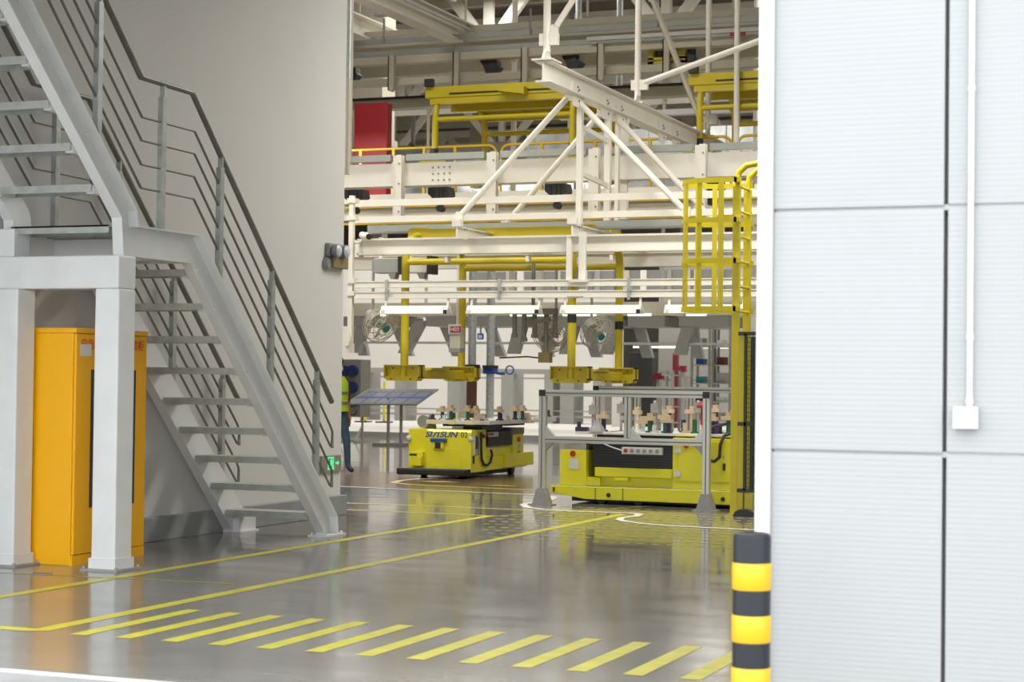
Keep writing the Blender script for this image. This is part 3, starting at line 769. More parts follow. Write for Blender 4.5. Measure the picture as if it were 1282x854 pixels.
for (x, y, h, c, b_) in ((-6.95, 20.6, 0.15, 'purple', 1), (-6.62, 20.5, 0.14, 'purple', 1), (-6.37, 20.55, 0.14, 'green', 1), (-6.2, 20.6, 0.16, 'green', 1), (-6.07, 20.9, 0.15, 'purple', 0), (-5.95, 20.55, 0.12, 'beige', 0), (-5.85, 20.6, 0.16, 'green', 0), (-5.62, 20.55, 0.15, 'purple', 1), (-5.58, 20.7, 0.12, 'purple', 0), (-5.45, 20.6, 0.16, 'green', 1), (-5.28, 20.5, 0.10, 'platewhite', 0), (-5.12, 20.6, 0.15, 'platewhite', 1), (-6.3, 21.1, 0.22, 'green', 1), (-6.05, 21.2, 0.22, 'beige', 1), (-5.75, 21.15, 0.24, 'purple', 1), (-6.5, 20.7, 0.10, 'platewhite', 1), (-6.28, 20.45, 0.09, 'platewhite', 0), (-6.12, 20.45, 0.12, 'purple', 1), (-5.72, 20.5, 0.10, 'beige', 0), (-5.36, 20.7, 0.13, 'plateyel', 1), (-5.05, 20.5, 0.10, 'platewhite', 0), (-6.7, 21.1, 0.2, 'platewhite', 1), (-5.5, 21.2, 0.22, 'purple', 1)):
    dress_pin(a2, x, y, 0.83, h, c, b_)
for (x, y) in ((-7.18, 20.5), (-7.12, 20.9)):
    MB().box(x - 0.07, x + 0.07, y - 0.05, y + 0.05, 0.83, 0.88).cyl((x - 0.04, y, 0.88), (x - 0.04, y, 0.94), 0.025, 8).build('purple_clamp', M['purple'], a2, label='dark purple clamp')
for (x, y, z) in ((-7.22, 21.0, 1.02), (-6.9, 21.1, 1.04), (-6.45, 21.0, 1.05), (-5.95, 21.1, 1.06), (-5.3, 21.1, 1.06)):
    MB().box(x - 0.045, x + 0.045, y - 0.03, y + 0.03, z, z + 0.11).cyl((x, y, 0.83), (x, y, z), 0.018, 8).lathe((x, y, z + 0.11), [(0.02, 0), (0.02, 0.03), (0.0, 0.04)], 8).build('clamp_cylinder', M['castgrey'], a2)
MB().box(-5.42, -5.22, 20.75, 20.85, 0.85, 0.95).build('yellow_gauge', M['plateyel'], a2, label='pale yellow gauge block')
MB().lathe((-5.85, 20.9, 1.12), [(0.0, 0), (0.06, 0.0), (0.065, 0.02), (0.03, 0.06), (0, 0.07)], 14).cyl((-5.85, 20.9, 0.83), (-5.85, 20.9, 1.12), 0.012, 6).build('red_knob', M['red'], a2, label='red mushroom knob')
MB().lathe((-6.98, 20.45, 0.83), [(0.10, 0), (0.09, 0.03), (0.05, 0.09), (0.04, 0.13)], 16).build('spindle_cone', M['castgrey'], a2)

# ================================================================== GUARD FENCES
def fence(y, x0, x1, zt, zl, posts, mids, label, gus=True, ret=None, foot=True):
    f = thing('guard_fence', label, 'fence', (x0, y, 0))
    def rail(a, b):
        o = MB().box(posts[0] + 0.04, posts[-1] - 0.04, y - 0.038, y + 0.038, a[2] - 0.036, a[2] + 0.036).build('rail', M['alu'], f, bevel=0.004)
        MB().box(posts[0] + 0.04, posts[-1] - 0.04, y - 0.0405, y - 0.037, a[2] - 0.006, a[2] + 0.006).build('rail_slot', M['aludark'], o)
    rail((x0, y, zt), (x1, y, zt)); rail((x0, y, zl), (x1, y, zl))
    for x in posts:
        p = MB().box(x - 0.04, x + 0.04, y - 0.04, y + 0.04, 0.0, zt + 0.036).build('post', M['alu'], f, bevel=0.004)
        MB().box(x - 0.006, x + 0.006, y - 0.0415, y - 0.038, 0.0, zt - 0.04).build('post_slot', M['aludark'], p)
        MB().box(x - 0.038, x + 0.038, y - 0.046, y - 0.038, zt - 0.036, zt + 0.036).build('corner_joint', M['black'], p)
        if foot:
            q = MB().prism([(x - 0.10, 0.012), (x + 0.10, 0.012), (x + 0.045, 0.19), (x - 0.045, 0.19)], 'y', y - 0.07, y + 0.07)
            q.box(x - 0.14, x + 0.14, y - 0.09, y + 0.09, 0, 0.012)
            q.build('cast_foot', M['castgrey'], p)
    for x in mids:
        p = MB().box(x - 0.04, x + 0.04, y - 0.037, y + 0.037, zl + 0.036, zt - 0.036).build('mid_post', M['alu'], f, bevel=0.004)
        MB().box(x - 0.006, x + 0.006, y - 0.0415, y - 0.038, zl + 0.036, zt - 0.036).build('post_slot', M['aludark'], p)
    if gus:
        for x, s in [(posts[0] + 0.04, 1), (posts[-1] - 0.04, -1)] + [(m + 0.04, 1) for m in mids]:
            MB().prism([(x, zl + 0.036), (x + s * 0.11, zl + 0.036), (x, zl + 0.146)], 'y', y - 0.03, y + 0.03).build('gusset', M['alu'], f)
        for x, s in [(posts[0] + 0.04, 1), (posts[-1] - 0.04, -1)]:
            MB().prism([(x, zl - 0.036), (x + s * 0.10, zl - 0.036), (x, zl - 0.13)], 'y', y - 0.03, y + 0.03).build('gusset', M['castgrey'], f)
    if ret:
        MB().box(posts[-1] - 0.04, posts[-1] + 0.04, y + 0.04, ret, zt - 0.036, zt + 0.036).build('return_rail', M['alu'], f)
        MB().box(posts[0] - 0.04, posts[0] + 0.04, y + 0.04, ret, zt - 0.036, zt + 0.036).build('return_rail', M['alu'], f)
        for x in (posts[0], posts[-1]):
            MB().box(x - 0.04, x + 0.04, ret, ret + 0.08, 0, zt + 0.036).build('post', M['alu'], f)
    return f
fence(19.86, -7.47, -5.46, 1.277, 0.749, (-7.43, -5.50), (-6.41,), 'silver aluminium profile guard fence on cast feet in front of the broadside yellow cart')
fence(23.0, -7.9, -5.2, 1.32, 0.70, (-7.86, -5.24), (-7.3, -6.6, -5.9), 'silver aluminium profile guard fence standing behind the broadside yellow cart', gus=True)
fence(21.9, -5.60, -4.9, 1.277, 0.7, (-5.56, -4.94), (), 'short olive-tinted aluminium fence end beside the yellow ladder', gus=False)

# ================================================================== LADDER
ld_ = thing('caged_ladder', 'yellow steel ladder with hooped safety cage next to the white doorway', 'ladder', (-5.06, 19.7, 0))
LX = -5.07
ly0, ly1 = 19.50, 19.97
for y in (ly0, ly1):
    p = MB().box(LX - 0.06, LX + 0.02, y - 0.03, y + 0.03, 0.0, 3.55)
    p.build('stile', M['ladder'], ld_, bevel=0.005)
    MB().box(LX - 0.075, LX + 0.06, y - 0.06, y + 0.06, 0.0, 0.012).build('stile_foot', M['ladder'], ld_)
    MB().tube([(LX - 0.02, y, 2.55), (LX - 0.02, y, 3.60), (LX, y, 3.69), (LX + 0.08, y, 3.76), (LX + 0.2, y, 3.78), (LX + 0.5, y, 3.76)], 0.032, 10).build('grab_rail', M['ladder'], ld_)
for k in range(13):
    MB().cyl((LX, ly0, 0.3 + 0.27 * k), (LX, ly1, 0.3 + 0.27 * k), 0.014, 8).build('rung', M['ladder'], ld_)
yc, rr_ = (ly0 + ly1) / 2, 0.33
def hoop_pts(z):
    pts = [(LX, yc - rr_, z)]
    for i in range(13):
        t = R(-90 - 180 * i / 12)
        pts.append((LX - 0.36 + rr_ * math.cos(t), yc + rr_ * math.sin(t), z))
    pts.append((LX, yc + rr_, z))
    return pts
for z in (2.215, 2.735, 3.175, 3.605):
    h = MB()
    P_ = hoop_pts(z)
    n = len(P_)
    vs = [(x, y, zz) for (x, y, _) in P_ for zz in (z - 0.027, z + 0.027)]
    cx_, cy_ = LX - 0.3, yc
    inn = [(x + (cx_ - x) * 0.03, y + (cy_ - y) * 0.03, zz) for (x, y, _) in P_ for zz in (z - 0.027, z + 0.027)]
    fs = []
    for i in range(n - 1):
        a, b, c, d = 2 * i, 2 * i + 1, 2 * i + 3, 2 * i + 2
        m_ = 2 * n
        fs += [(a, b, c, d), (d + m_, c + m_, b + m_, a + m_), (b, b + m_, c + m_, c), (a + m_, a, d, d + m_)]
    h.add(vs + inn, fs)
    h.build('cage_hoop', M['ladder'], ld_)
    for y, s in ((yc - rr_, 1), (yc + rr_, -1)):
        MB().box(LX - 0.03, LX + 0.03, y, ly0 if s > 0 else ly1, z - 0.027, z + 0.027).build('hoop_bracket', M['ladder'], ld_)
for ang in (-100, -135, -180, -225, -260):
    t = R(ang)
    x, y = LX - 0.36 + (rr_ - 0.012) * math.cos(t), yc + (rr_ - 0.012) * math.sin(t)
    MB().bar((x, y, 2.19), (x, y, 3.63), 0.055, 0.008, (math.cos(t), math.sin(t), 0)).build('cage_strap', M['ladder'], ld_)
for y in (yc - rr_, yc + rr_):
    MB().box(LX - 0.20, LX - 0.14, y - 0.004, y + 0.004, 2.19, 3.63).build('cage_strap', M['ladder'], ld_)

mg = thing('mesh_guard', 'black wire mesh guard panel between yellow posts behind the ladder foot', 'guard', (-4.9, 19.4, 0))
gx0, gx1, gz = -5.021, -4.960, 1.944
MB().box(gx0, gx1, 19.36, 19.44, 0.012, gz + 0.02).build('post', M['ladder'], mg)
MB().box(gx0 - 0.02, gx1 + 0.16, 19.34, 19.46, 0.0, 0.012).build('post_plate', M['ladder'], mg)
MB().box(gx1 + 0.03, gx1 + 0.11, 19.36, 19.44, 0.012, 0.24).build('post_base', M['ladder'], mg)
MB().prism([(gx0 - 0.01, 0.0), (gx1 + 0.19, 0.0), (gx1 + 0.15, 0.05), (gx1 + 0.08, 0.075), (gx0 + 0.06, 0.075), (gx0 + 0.01, 0.05)], 'y', 19.22, 19.335).build('kick_block', M['black'], mg)
fr = MB()
for z in (0.27, 0.98, gz):
    fr.box(gx0 - 0.0, gx1 + 0.8, 19.345, 19.36, z - 0.02, z + 0.02)
fr.box(gx1 + 0.005, gx1 + 0.03, 19.345, 19.40, 0.27, gz)
fr.box(gx1 + 0.77, gx1 + 0.8, 19.345, 19.40, 0.0, gz)
fr.build('frame', M['mesh'], mg, kind='stuff')
wires = MB()
for k in range(17):
    wires.box(gx1 + 0.05 + k * 0.044, gx1 + 0.056 + k * 0.044, 19.366, 19.372, 0.27, gz)
for k in range(34):
    wires.box(gx1 + 0.02, gx1 + 0.78, 19.364, 19.370, 0.3 + k * 0.05, 0.306 + k * 0.05)
wires.build('wire_mesh', M['mesh'], mg, kind='stuff')
MB().box(gx1 + 0.06, gx1 + 0.78, 19.40, 19.41, 0.25, gz - 0.03).build('back_sheet', M['mesh'], mg)

# ================================================================== HANGING CARRIERS
def carrier(name, label, yn, yf, xa, xb, zp, ztube, ztop, zdark, m, rise, cat='carrier'):
    r = 0.052
    c = thing(name, label, cat, ((xa + xb) / 2, (yn + yf) / 2, zp), 'overhead body carriers')
    ym = (yn + yf) / 2
    zs_ = ztube + 0.04
    def arm(x, y, s, zlo):
        pts = [(x, y, zlo), (x, y, zs_)]
        for i in range(1, 6):
            t = R(90 * i / 5)
            pts.append((x, y + s * 0.45 * (1 - math.cos(t)) * 1.0, zs_ + rise * math.sin(t)))
        pts.append((x, ym - s * 0.1, zs_ + rise + 0.02))
        a = MB().tube(pts, r, 12).build('arm', m, c)
        return a
    for x in (xa, xb):
        for y, s in ((yn, 1), (yf, -1)):
            a = arm(x, y, s, zp + 0.0)
            if zdark: MB().cyl((x, y, zdark), (x, y, zdark + 0.11), r + 0.006, 12).build('black_sleeve', M['black'], a, label='black sleeve')
        # carrying pads and the bar that joins them
        for y in (yn, yf):
            w = 0.25
            p = MB()
            p.box(x - w, x + w * 1.0, y - 0.02, y + 0.02, zp, zp + 0.20)
            p.box(x - w, x + w, y - 0.10, y + 0.10, zp + 0.185, zp + 0.20)
            p.box(x - w, x + w, y - 0.10, y + 0.10, zp + 0.03, zp + 0.045)
            p.box(x - w, x - w + 0.012, y - 0.10, y + 0.10, zp + 0.03, zp + 0.20).box(x + w - 0.012, x + w, y - 0.10, y + 0.10, zp + 0.03, zp + 0.20)
            p.prism([(x - w, zp + 0.03), (x + w, zp + 0.03), (x + w - 0.05, zp - 0.01), (x - w + 0.05, zp - 0.01)], 'y', y - 0.09, y + 0.09)
            pad = p.build('carry_pad', m, c)
            hl = MB()
            for hx in (x - 0.15, x + 0.13):
                for hz in (zp + 0.015, zp + 0.155):
                    hl.cyl((hx, y - 0.092 if hz < zp + 0.05 else y - 0.022, hz), (hx, y - 0.089 if hz < zp + 0.05 else y - 0.019, hz), 0.012, 8)
            hl.build('pad_bolts', M['black'], pad, kind='stuff')
        MB().box(x - 0.09, x + 0.09, yn + 0.10, yf - 0.10, zp + 0.02, zp + 0.14).build('side_bar', m, c, bevel=0.008)
        MB().prism([(yn + 0.6, zp + 0.14), (yf - 0.7, zp + 0.14), (yf - 0.75, zp + 0.17), (yn + 0.65, zp + 0.17)], 'x', x - 0.13, x + 0.11).build('latch_plate', m, c)
    for y, dz in ((yn, 0.0), (yf, 0.03)):
        MB().cyl((xa, y, ztube + dz), (xb, y, ztube + dz), 0.042, 12).build('cross_tube', m, c)
    f = MB()
    for x in (xa, xb):
        f.box(x - 0.12, x + 0.12, ym - 0.55, ym + 0.55, zs_ + rise - 0.05, zs_ + rise + 0.11)
    for y in (ym - 0.5, ym, ym + 0.5):
        f.box(xa - 0.15, xb + 0.15, y - 0.06, y + 0.06, zs_ + rise - 0.03, zs_ + rise + 0.09)
    f.build('top_frame', m, c)
    return c
carrier('body_carrier', 'yellow overhead body carrier with low pads hanging above the guard fence and cart', 22.0, 23.9, -10.17, -7.86, 1.40, 2.94, 3.7, None, M['yellow'], 0.33)
c2 = carrier('body_carrier', 'yellow body carrier hanging high up beside the red board', 27.3, 29.4, -12.13, -9.78, 4.72, 5.60, 6.4, 5.02, M['yellow'], 0.42)
c3 = carrier('body_carrier', 'yellow body carrier high up beside the doorway, mostly hidden by the white jamb', 27.3, 29.4, -7.72, -5.3, 4.72, 5.60, 6.4, 5.02, M['yellow'], 0.42)
# black sleeves on the rods of the low carrier
for (x, y, z) in ((-7.86, 22.0, 2.15), (-7.86, 23.9, 2.12)):
    MB().cyl((x, y, z), (x, y, z + 0.11), 0.058, 12).build('black_sleeve', M['black'], bpy.data.objects['body_carrier'], label='black sleeve')
def plate(c, x0, x1, y0, y1, z, name='body_deck'):
    pass

# ================================================================== LOW CONVEYOR LINE (crosses the hall along X)
def member(name, mb, m, label, cat, loc, group=None, bevel=0.0):
    return single(name, mb, m, label, cat, loc, group, bevel)
def ibeam_x(x0, x1, y, z0, z1, fl=0.16, t=0.022):
    return MB().box(x0, x1, y - fl / 2, y + fl / 2, z0, z0 + t).box(x0, x1, y - fl / 2, y + fl / 2, z1 - t, z1).box(x0, x1, y - 0.012, y + 0.012, z0 + t, z1 - t)
def ibeam_y(x, y0, y1, z0, z1, fl=0.2, t=0.025):
    return MB().box(x - fl / 2, x + fl / 2, y0, y1, z0, z0 + t).box(x - fl / 2, x + fl / 2, y0, y1, z1 - t, z1).box(x - 0.012, x + 0.012, y0, y1, z0 + t, z1 - t)
YA = 21.6
XL, XR = -10.74, -3.4
beamA = thing('conveyor_beam', 'long cream I-beam of the low conveyor, running above the yellow carrier arms', 'beam', (-7.0, YA, 3.05))
ibeam_x(XL + 0.1, XR, YA, 3.006, 3.216).build('web_and_flanges', M['cream'], beamA)
MB().box(XL - 0.02, XL + 0.12, YA - 0.08, YA + 0.08, 2.98, 3.2).build('end_cap', M['cream'], beamA)
MB().cyl((XL + 0.03, YA - 0.09, 3.1), (XL + 0.03, YA - 0.08, 3.1), 0.04, 10).build('end_plug', M['rackgrey'], beamA)
for x in (-9.4, -8.3, -7.2, -6.1):
    MB().box(x - 0.02, x + 0.02, YA - 0.05, YA + 0.05, 2.90, 2.97).build('rail_clip', M['cream'], beamA)
for (px, y_) in ((585, 21.35), (727, 21.35)):
    x = {585: -9.15, 727: -7.62}[px]
    br = ibeam_y(x, 21.3, 24.4, 3.18, 3.33, 0.10, 0.015)
    o = br.build('cross_bracket', M['cream'], beamA)
    MB().box(x - 0.06, x + 0.06, 21.28, 21.36, 3.33, 3.42).build('bracket_lug', M['cream'], o)
    bl = MB()
    for k in range(4):
        bl.cyl((x - 0.04 + 0.03 * k, 21.51, 3.30), (x - 0.04 + 0.03 * k, 21.51, 3.345), 0.008, 6)
    bl.build('bolts', M['rackgrey'], o, kind='stuff')
beamA2 = member('conveyor_beam', ibeam_x(-12.2, -4.2, 24.4, 2.998, 3.202), M['cream'], 'rear cream I-beam of the low conveyor, half hidden behind the front one', 'beam', (-8.2, 24.4, 3.1))
ch = MB().box(-11.0, -3.6, 22.55, 22.62, 3.391, 3.480).box(-11.0, -3.6, 22.50, 22.62, 3.365, 3.391)
member('cable_channel', ch, M['channel'], 'grey-green steel channel just above the low conveyor beam', 'channel', (-7.3, 22.58, 3.3))
# stacked flat trays with clamp links
def tray(y, z0, z1, x0, x1, label, m='cream', d=0.06, grp=None):
    return member('cable_tray', MB().box(x0, x1, y, y + d, z0, z1).box(x0, x1, y - 0.012, y, z0, z0 + 0.012).box(x0, x1, y - 0.012, y, z1 - 0.012, z1), M[m], label, 'tray', ((x0 + x1) / 2, y, z0), grp)
T1 = tray(21.30, 2.570, 2.654, -10.55, -3.5, 'upper of the two white trays above the hooded lamps')
T2 = tray(21.30, 2.432, 2.521, -10.55, -3.5, 'lower of the two white trays, directly over the hooded lamps')
for (px, nm) in ((471, 'first'), (617, 'second'), (777, 'third')):
    a, b_ = {471: -10.1, 617: -8.56, 777: -6.88}[px], 0
    z0, z1 = 2.402, 2.669
    MB().box(a - 0.018, a + 0.018, 21.27, 21.287, z0, z1).cyl((a + 0.03, 21.27, (z0 + z1) / 2), (a + 0.03, 21.25, (z0 + z1) / 2), 0.02, 8).build('clamp_link', M['galv'], T2)
bs = MB()
for k in range(8):
    x = -7.66 + 0.027 * k
    bs.cyl((x, 21.285, 2.44), (x, 21.28, 2.44), 0.010, 6)
bs.build('bolt_row', M['rackgrey'], T2, kind='stuff')
member('cable_tray', MB().box(-10.95, -3.4, 22.0, 22.06, 3.680, 3.767), M['cream'], 'narrow white tray crossing the braces, upper of the middle pair', 'tray', (-7.2, 22.0, 3.7))
member('cable_tray', MB().box(-10.95, -3.4, 22.0, 22.06, 3.465, 3.547), M['cream'], 'narrow white tray crossing the braces, lower of the middle pair', 'tray', (-7.2, 22.0, 3.5))
tp = thing('tray_post', 'slim white upright carrying the trays at the white wall corner', 'post', (-10.62, 21.3, 2.2))
MB().box(-10.66, -10.60, 21.31, 21.37, 1.86, 3.755).build('upright', M['cream'], tp)
for z in (3.69, 3.47, 2.66, 2.50):
    MB().box(-10.68, -10.56, 21.29, 21.40, z - 0.03, z + 0.03).build('clamp', M['cream'], tp)
MB().box(-10.67, -10.60, 21.28, 21.40, 1.74, 1.86).prism([(-10.66, 1.83), (-10.61, 1.83), (-10.585, 1.90), (-10.635, 2.0), (-10.685, 1.90)], 'y', 21.24, 21.29).build('foot_block', M['cream'], tp)
cam_ = thing('security_camera', 'small white bullet camera on the tray post', 'camera', (-10.4, 21.3, 3.2))
MB().cyl((-10.50, 21.38, 3.25), (-10.32, 21.2, 3.215), 0.045, 12).build('camera_body', M['cream'], cam_)
MB().cyl((-10.32, 21.2, 3.215), (-10.305, 21.185, 3.212), 0.038, 12).build('lens', M['black'], cam_)
MB().tube([(-10.62, 21.36, 3.14), (-10.52, 21.36, 3.16), (-10.45, 21.34, 3.22)], 0.014, 6).build('camera_arm', M['cream'], cam_)
# hooded lamps
LZ = 2.284
names = ['hooded lamp nearest the white wall corner', 'hooded lamp second from the white wall corner', 'hooded lamp third from the white wall corner', 'hooded lamp partly behind the yellow ladder cage']
lx = [(-10.16, -9.24), (-8.98, -8.02), (-7.74, -6.72), (-6.42, -5.45)]
for (x0, x1), nm in zip(lx, names):
    t = thing('hooded_lamp', 'long white ' + nm, 'lamp', ((x0 + x1) / 2, 21.3, LZ), 'hooded lamps under the trays')
    q = [(-0.09, -0.045), (-0.085, -0.050), (0.0, 0.040), (0.085, -0.050), (0.09, -0.045), (0.03, 0.055), (-0.03, 0.055)]
    MB().prism([(21.3 + a, LZ + b_) for a, b_ in q], 'x', x0, x1).build('hood', M['cream'], t)
    MB().cyl((x0 + 0.03, 21.3, LZ - 0.02), (x1 - 0.03, 21.3, LZ - 0.02), 0.014, 8).build('lamp_tube', M['tubeglow'], t)
    for x in (x0 + 0.04, x1 - 0.02):
        MB().bar((x, 21.3, LZ + 0.05), (x, 21.32, 2.442), 0.03, 0.012).build('hanger', M['cream'], t)
        MB().box(x - 0.02, x + 0.02, 21.2, 21.23, LZ - 0.05, LZ).build('end_clip', M['black'] if x > x0 + 0.1 else M['cream'], t)

# ------------------------------------------------------------------ upper white beam with posts
YB = 23.6
big = thing('cross_beam', 'deep white box beam with bolted posts crossing the hall under the grey tray', 'beam', (-8, YB, 4.1))
BZ0, BZ1 = 4.118, 4.442
MB().box(-12.1, -3.4, YB, YB + 0.25, BZ0, BZ1).build('box_beam', M['cream'], big, bevel=0.006)
for i in range(4):
    for j in range(3):
        x, z = -10.51 + i * 0.085, (BZ0 + BZ1) / 2 - 0.09 + j * 0.088
        MB().cyl((x, YB - 0.010, z), (x, YB, z), 0.014, 8).build('bolt', M['rackgrey'], big)
for px in (520, 640, 765, 890):
    x = {520: -11.02, 640: -9.60, 765: -8.12, 890: -6.64}[px]
    p = MB().box(x - 0.09, x + 0.08, YB - 0.03, YB, 3.68, BZ1 + 0.10).box(x + 0.0, x + 0.09, YB - 0.14, YB - 0.12, 3.68, BZ1 + 0.10).box(x - 0.0, x + 0.02, YB - 0.12, YB - 0.03, 3.68, BZ1 + 0.1).build('beam_post', M['cream'], big)
    for z in (3.75, BZ0 + 0.02, BZ1 - 0.02):
        MB().cyl((x + 0.055, YB - 0.15, z), (x + 0.055, YB - 0.135, z), 0.014, 8).build('bolt', M['rackgrey'], p)
    MB().prism([(YB + 0.25, BZ0 + 0.35), (YB + 0.9, BZ0 + 0.35), (YB + 0.25, BZ0)], 'x', x + 0.1, x + 0.14).build('rear_knee', M['cream'], big)
tg = MB()
for (x0, x1) in ((-12.1, -11.14), (-10.9, -9.72), (-9.48, -8.24), (-8.0, -6.76), (-6.52, -3.6)):
    MB().box(x0, x1, YB - 0.06, YB + 0.04, BZ1 + 0.025, BZ1 + 0.115).build('tray_length', M['channel'], big)
# trolley line behind it
trk = thing('trolley_track', 'cream trolley track with yellow busbar, behind and below the deep white beam', 'track', (-8, 25.2, 3.9))
MB().box(-12.8, -3.6, 25.2, 25.4, 4.055, 4.184).build('upper_rail', M['cream'], trk)
MB().box(-12.8, -12.7, 25.2, 25.46, 3.798, 11.6).box(-3.7, -3.6, 25.2, 25.46, 3.798, 11.6).build('track_hanger', M['cream'], trk)
MB().box(-12.8, -3.6, 25.15, 25.4, 3.798, 3.927).build('lower_rail', M['cream'], trk)
MB().box(-12.8, -3.6, 25.1, 25.14, 3.975, 4.004).build('busbar', M['rail'], trk)
MB().box(-12.8, -3.6, 25.1, 25.14, 3.724, 3.754).build('busbar', M['rail'], trk)
MB().box(-12.8, -3.6, 25.42, 25.46, 3.935, 4.088).build('track_web', M['dull'], trk)
for (px, lab) in ((576, 'black trolley block under the white beam left of the brace foot'), (721, 'black trolley block under the white beam behind the upright strut'), (437, 'black trolley block under the white beam at the wall corner'), (902, 'black trolley block under the white beam by the ladder cage')):
    x = {576: -10.63, 721: -8.86, 437: -11.98, 902: -6.66}[px]
    t = thing('trolley', lab.replace(' left of the brace foot', ', beside the foot of the round brace'), 'trolley', (x, 24.2, 3.9), 'trolley blocks')
    z1 = BZ0 + 0.03
    MB().prism([(x - 0.16, z1), (x + 0.15, z1), (x + 0.17, z1 - 0.12), (x + 0.06, z1 - 0.19), (x - 0.06, z1 - 0.19), (x - 0.16, z1 - 0.10)], 'y', 24.05, 24.3).build('block', M['blackp'], t, bevel=0.01)
    for dx in (-0.06, 0.02, 0.08):
        MB().box(x + dx - 0.006, x + dx + 0.006, 24.04, 24.05, z1 - 0.17, z1 - 0.02).build('rib', M['black'], t)
    MB().cyl((x - 0.01, 24.12, z1 - 0.30), (x - 0.01, 24.24, z1 - 0.30), 0.05, 12).build('roller', M['black'], t)
    MB().box(x - 0.03, x + 0.03, 24.15, 24.2, z1 - 0.34, z1 - 0.18).build('yoke', M['black'], t)

# ------------------------------------------------------------------ truss beam that carries the low conveyor
XT = -7.76
tb = thing('hanging_beam', 'heavy cream I-beam running into the hall, hung on round rods', 'beam', (XT, 24.6, 5.1))
TZ1, TZ0 = 5.225, 4.97
ibeam_y(XT, 20.6, 28.7, TZ0, TZ1, 0.20, 0.02).build('web_and_flanges', M['cream'], tb)
for y in (21.75, 22.9, 23.5, 25.4, 26.1):
    g_ = MB().prism([(y - 0.18, TZ0 + 0.16), (y + 0.2, TZ0 + 0.16), (y + 0.2, TZ0 - 0.02), (y + 0.1, TZ0 - 0.14), (y - 0.12, TZ0 - 0.14), (y - 0.2, TZ0 - 0.02)], 'x', XT + 0.014, XT + 0.03).build('gusset_plate', M['cream'], tb)
    for (dy, dz) in ((0.0, 0.11), (0.05, 0.08), (0.0, 0.05), (0.05, -0.06)):
        MB().cyl((XT + 0.03, y + dy, TZ0 + dz), (XT + 0.045, y + dy, TZ0 + dz), 0.014, 6).build('bolt', M['rackgrey'], g_)
for y in (20.72, 24.3, 27.9):
    rd = MB().cyl((XT, y, TZ1 + 0.12), (XT, y, 11.35), 0.045, 12).build('hanger_rod', M['cream'], tb)
    q = MB().prism([(y - 0.16, TZ1), (y + 0.16, TZ1), (y + 0.04, TZ1 + 0.16), (y - 0.04, TZ1 + 0.16)], 'x', XT - 0.015, XT + 0.015)
    q.box(XT - 0.13, XT + 0.13, y - 0.17, y + 0.17, TZ1, TZ1 + 0.02)
    q.build('rod_foot', M['cream'], rd)
    cp = MB().box(XT - 0.09, XT + 0.15, y - 0.03, y + 0.03, TZ1 + 0.20, TZ1 + 0.34).build('rod_clamp', M['cream'], rd)
def brace(p0, p1, r, label, m='cream'):
    t = thing('brace', label, 'brace', p1)
    MB().cyl(p0, p1, r, 12).build('tube', M[m], t)
    d = (Vector(p1) - Vector(p0)).normalized()
    for p, s in ((Vector(p0), -1), (Vector(p1), 1)):
        e = p + d * (s * 0.05)
        MB().box(e.x - 0.05, e.x + 0.05, e.y - 0.02, e.y + 0.02, e.z - 0.06, e.z + 0.06).build('end_lug', M[m], t)
    return t
brace((XT - 0.1, 21.7, 4.93), (-9.12, 21.4, 3.50), 0.038, 'round cream brace sloping down from the hanging beam to the first cross bracket')
brace((XT - 0.1, 22.95, 4.90), (-9.15, 23.0, 3.52), 0.038, 'round cream brace parallel to and behind the one that meets the first cross bracket')
brace((XT + 0.02, 21.85, 4.90), (-6.33, 21.7, 3.52), 0.038, 'round cream brace sloping from the hanging beam toward the ladder cage, front one')
brace((XT + 0.02, 23.4, 4.90), (-6.33, 23.3, 3.45), 0.038, 'round cream brace sloping from the hanging beam toward the ladder cage, rear one')
brace((XT + 0.12, 20.72, 5.65), (-6.75, 20.72, 6.95), 0.036, 'round cream stay rising from the near end of the hanging beam')
brace((XT + 0.1, 24.3, 5.52), (-5.7, 24.3, 6.12), 0.042, 'round cream stay rising beside the middle hanger rod to the doorway side')
brace((-8.64, 27.8, 7.4), (XT - 0.02, 27.62, 5.42), 0.045, 'flat dull stay dropping to the far end of the hanging beam', 'dull')
hf = thing('hanger_frame', 'white ladder-like frame of uprights hanging from the I-beam to the low conveyor', 'frame', (XT, 22.4, 3.2))
for (y, zb, w) in ((21.95, 3.37, 0.07), (23.05, 3.37, 0.08), (23.45, 3.55, 0.05), (23.75, 3.6, 0.10)):
    MB().box(XT - w / 2, XT + w / 2, y - 0.04, y + 0.04, zb, TZ0).build('upright', M['cream'], hf)
MB().bar((XT, 21.95, 4.62), (XT, 23.05, 4.56), 0.04, 0.06).build('strut', M['cream'], hf)
MB().bar((XT, 21.95, 4.03), (XT, 23.05, 3.98), 0.04, 0.06).build('strut', M['cream'], hf)
hs = thing('tray_hanger', 'short white flat upright between the low conveyor beam and the paired trays', 'hanger', (-7.52, 21.35, 2.5))
MB().box(-7.56, -7.47, 21.38, 21.42, 2.539, 3.235).build('flat_bar', M['cream'], hs)
MB().box(-7.64, -7.40, 21.26, 21.42, 2.62, 2.655).build('lower_plate', M['cream'], hs)
MB().box(-7.70, -7.64, 21.32, 21.38, 2.58, 3.20).build('rod', M['cream'], hs)
hr = thing('roof_hanger', 'round cream hanger rod dropping from the roof close to the white jamb', 'rod', (-7.12, 27.2, 5.0))
MB().cyl((-7.12, 27.2, 4.9), (-7.12, 27.2, 11.3), 0.045, 12).build('rod', M['cream'], hr)
MB().box(-7.2, -7.04, 27.12, 27.28, 4.88, 4.92).build('rod_plate', M['cream'], hr)

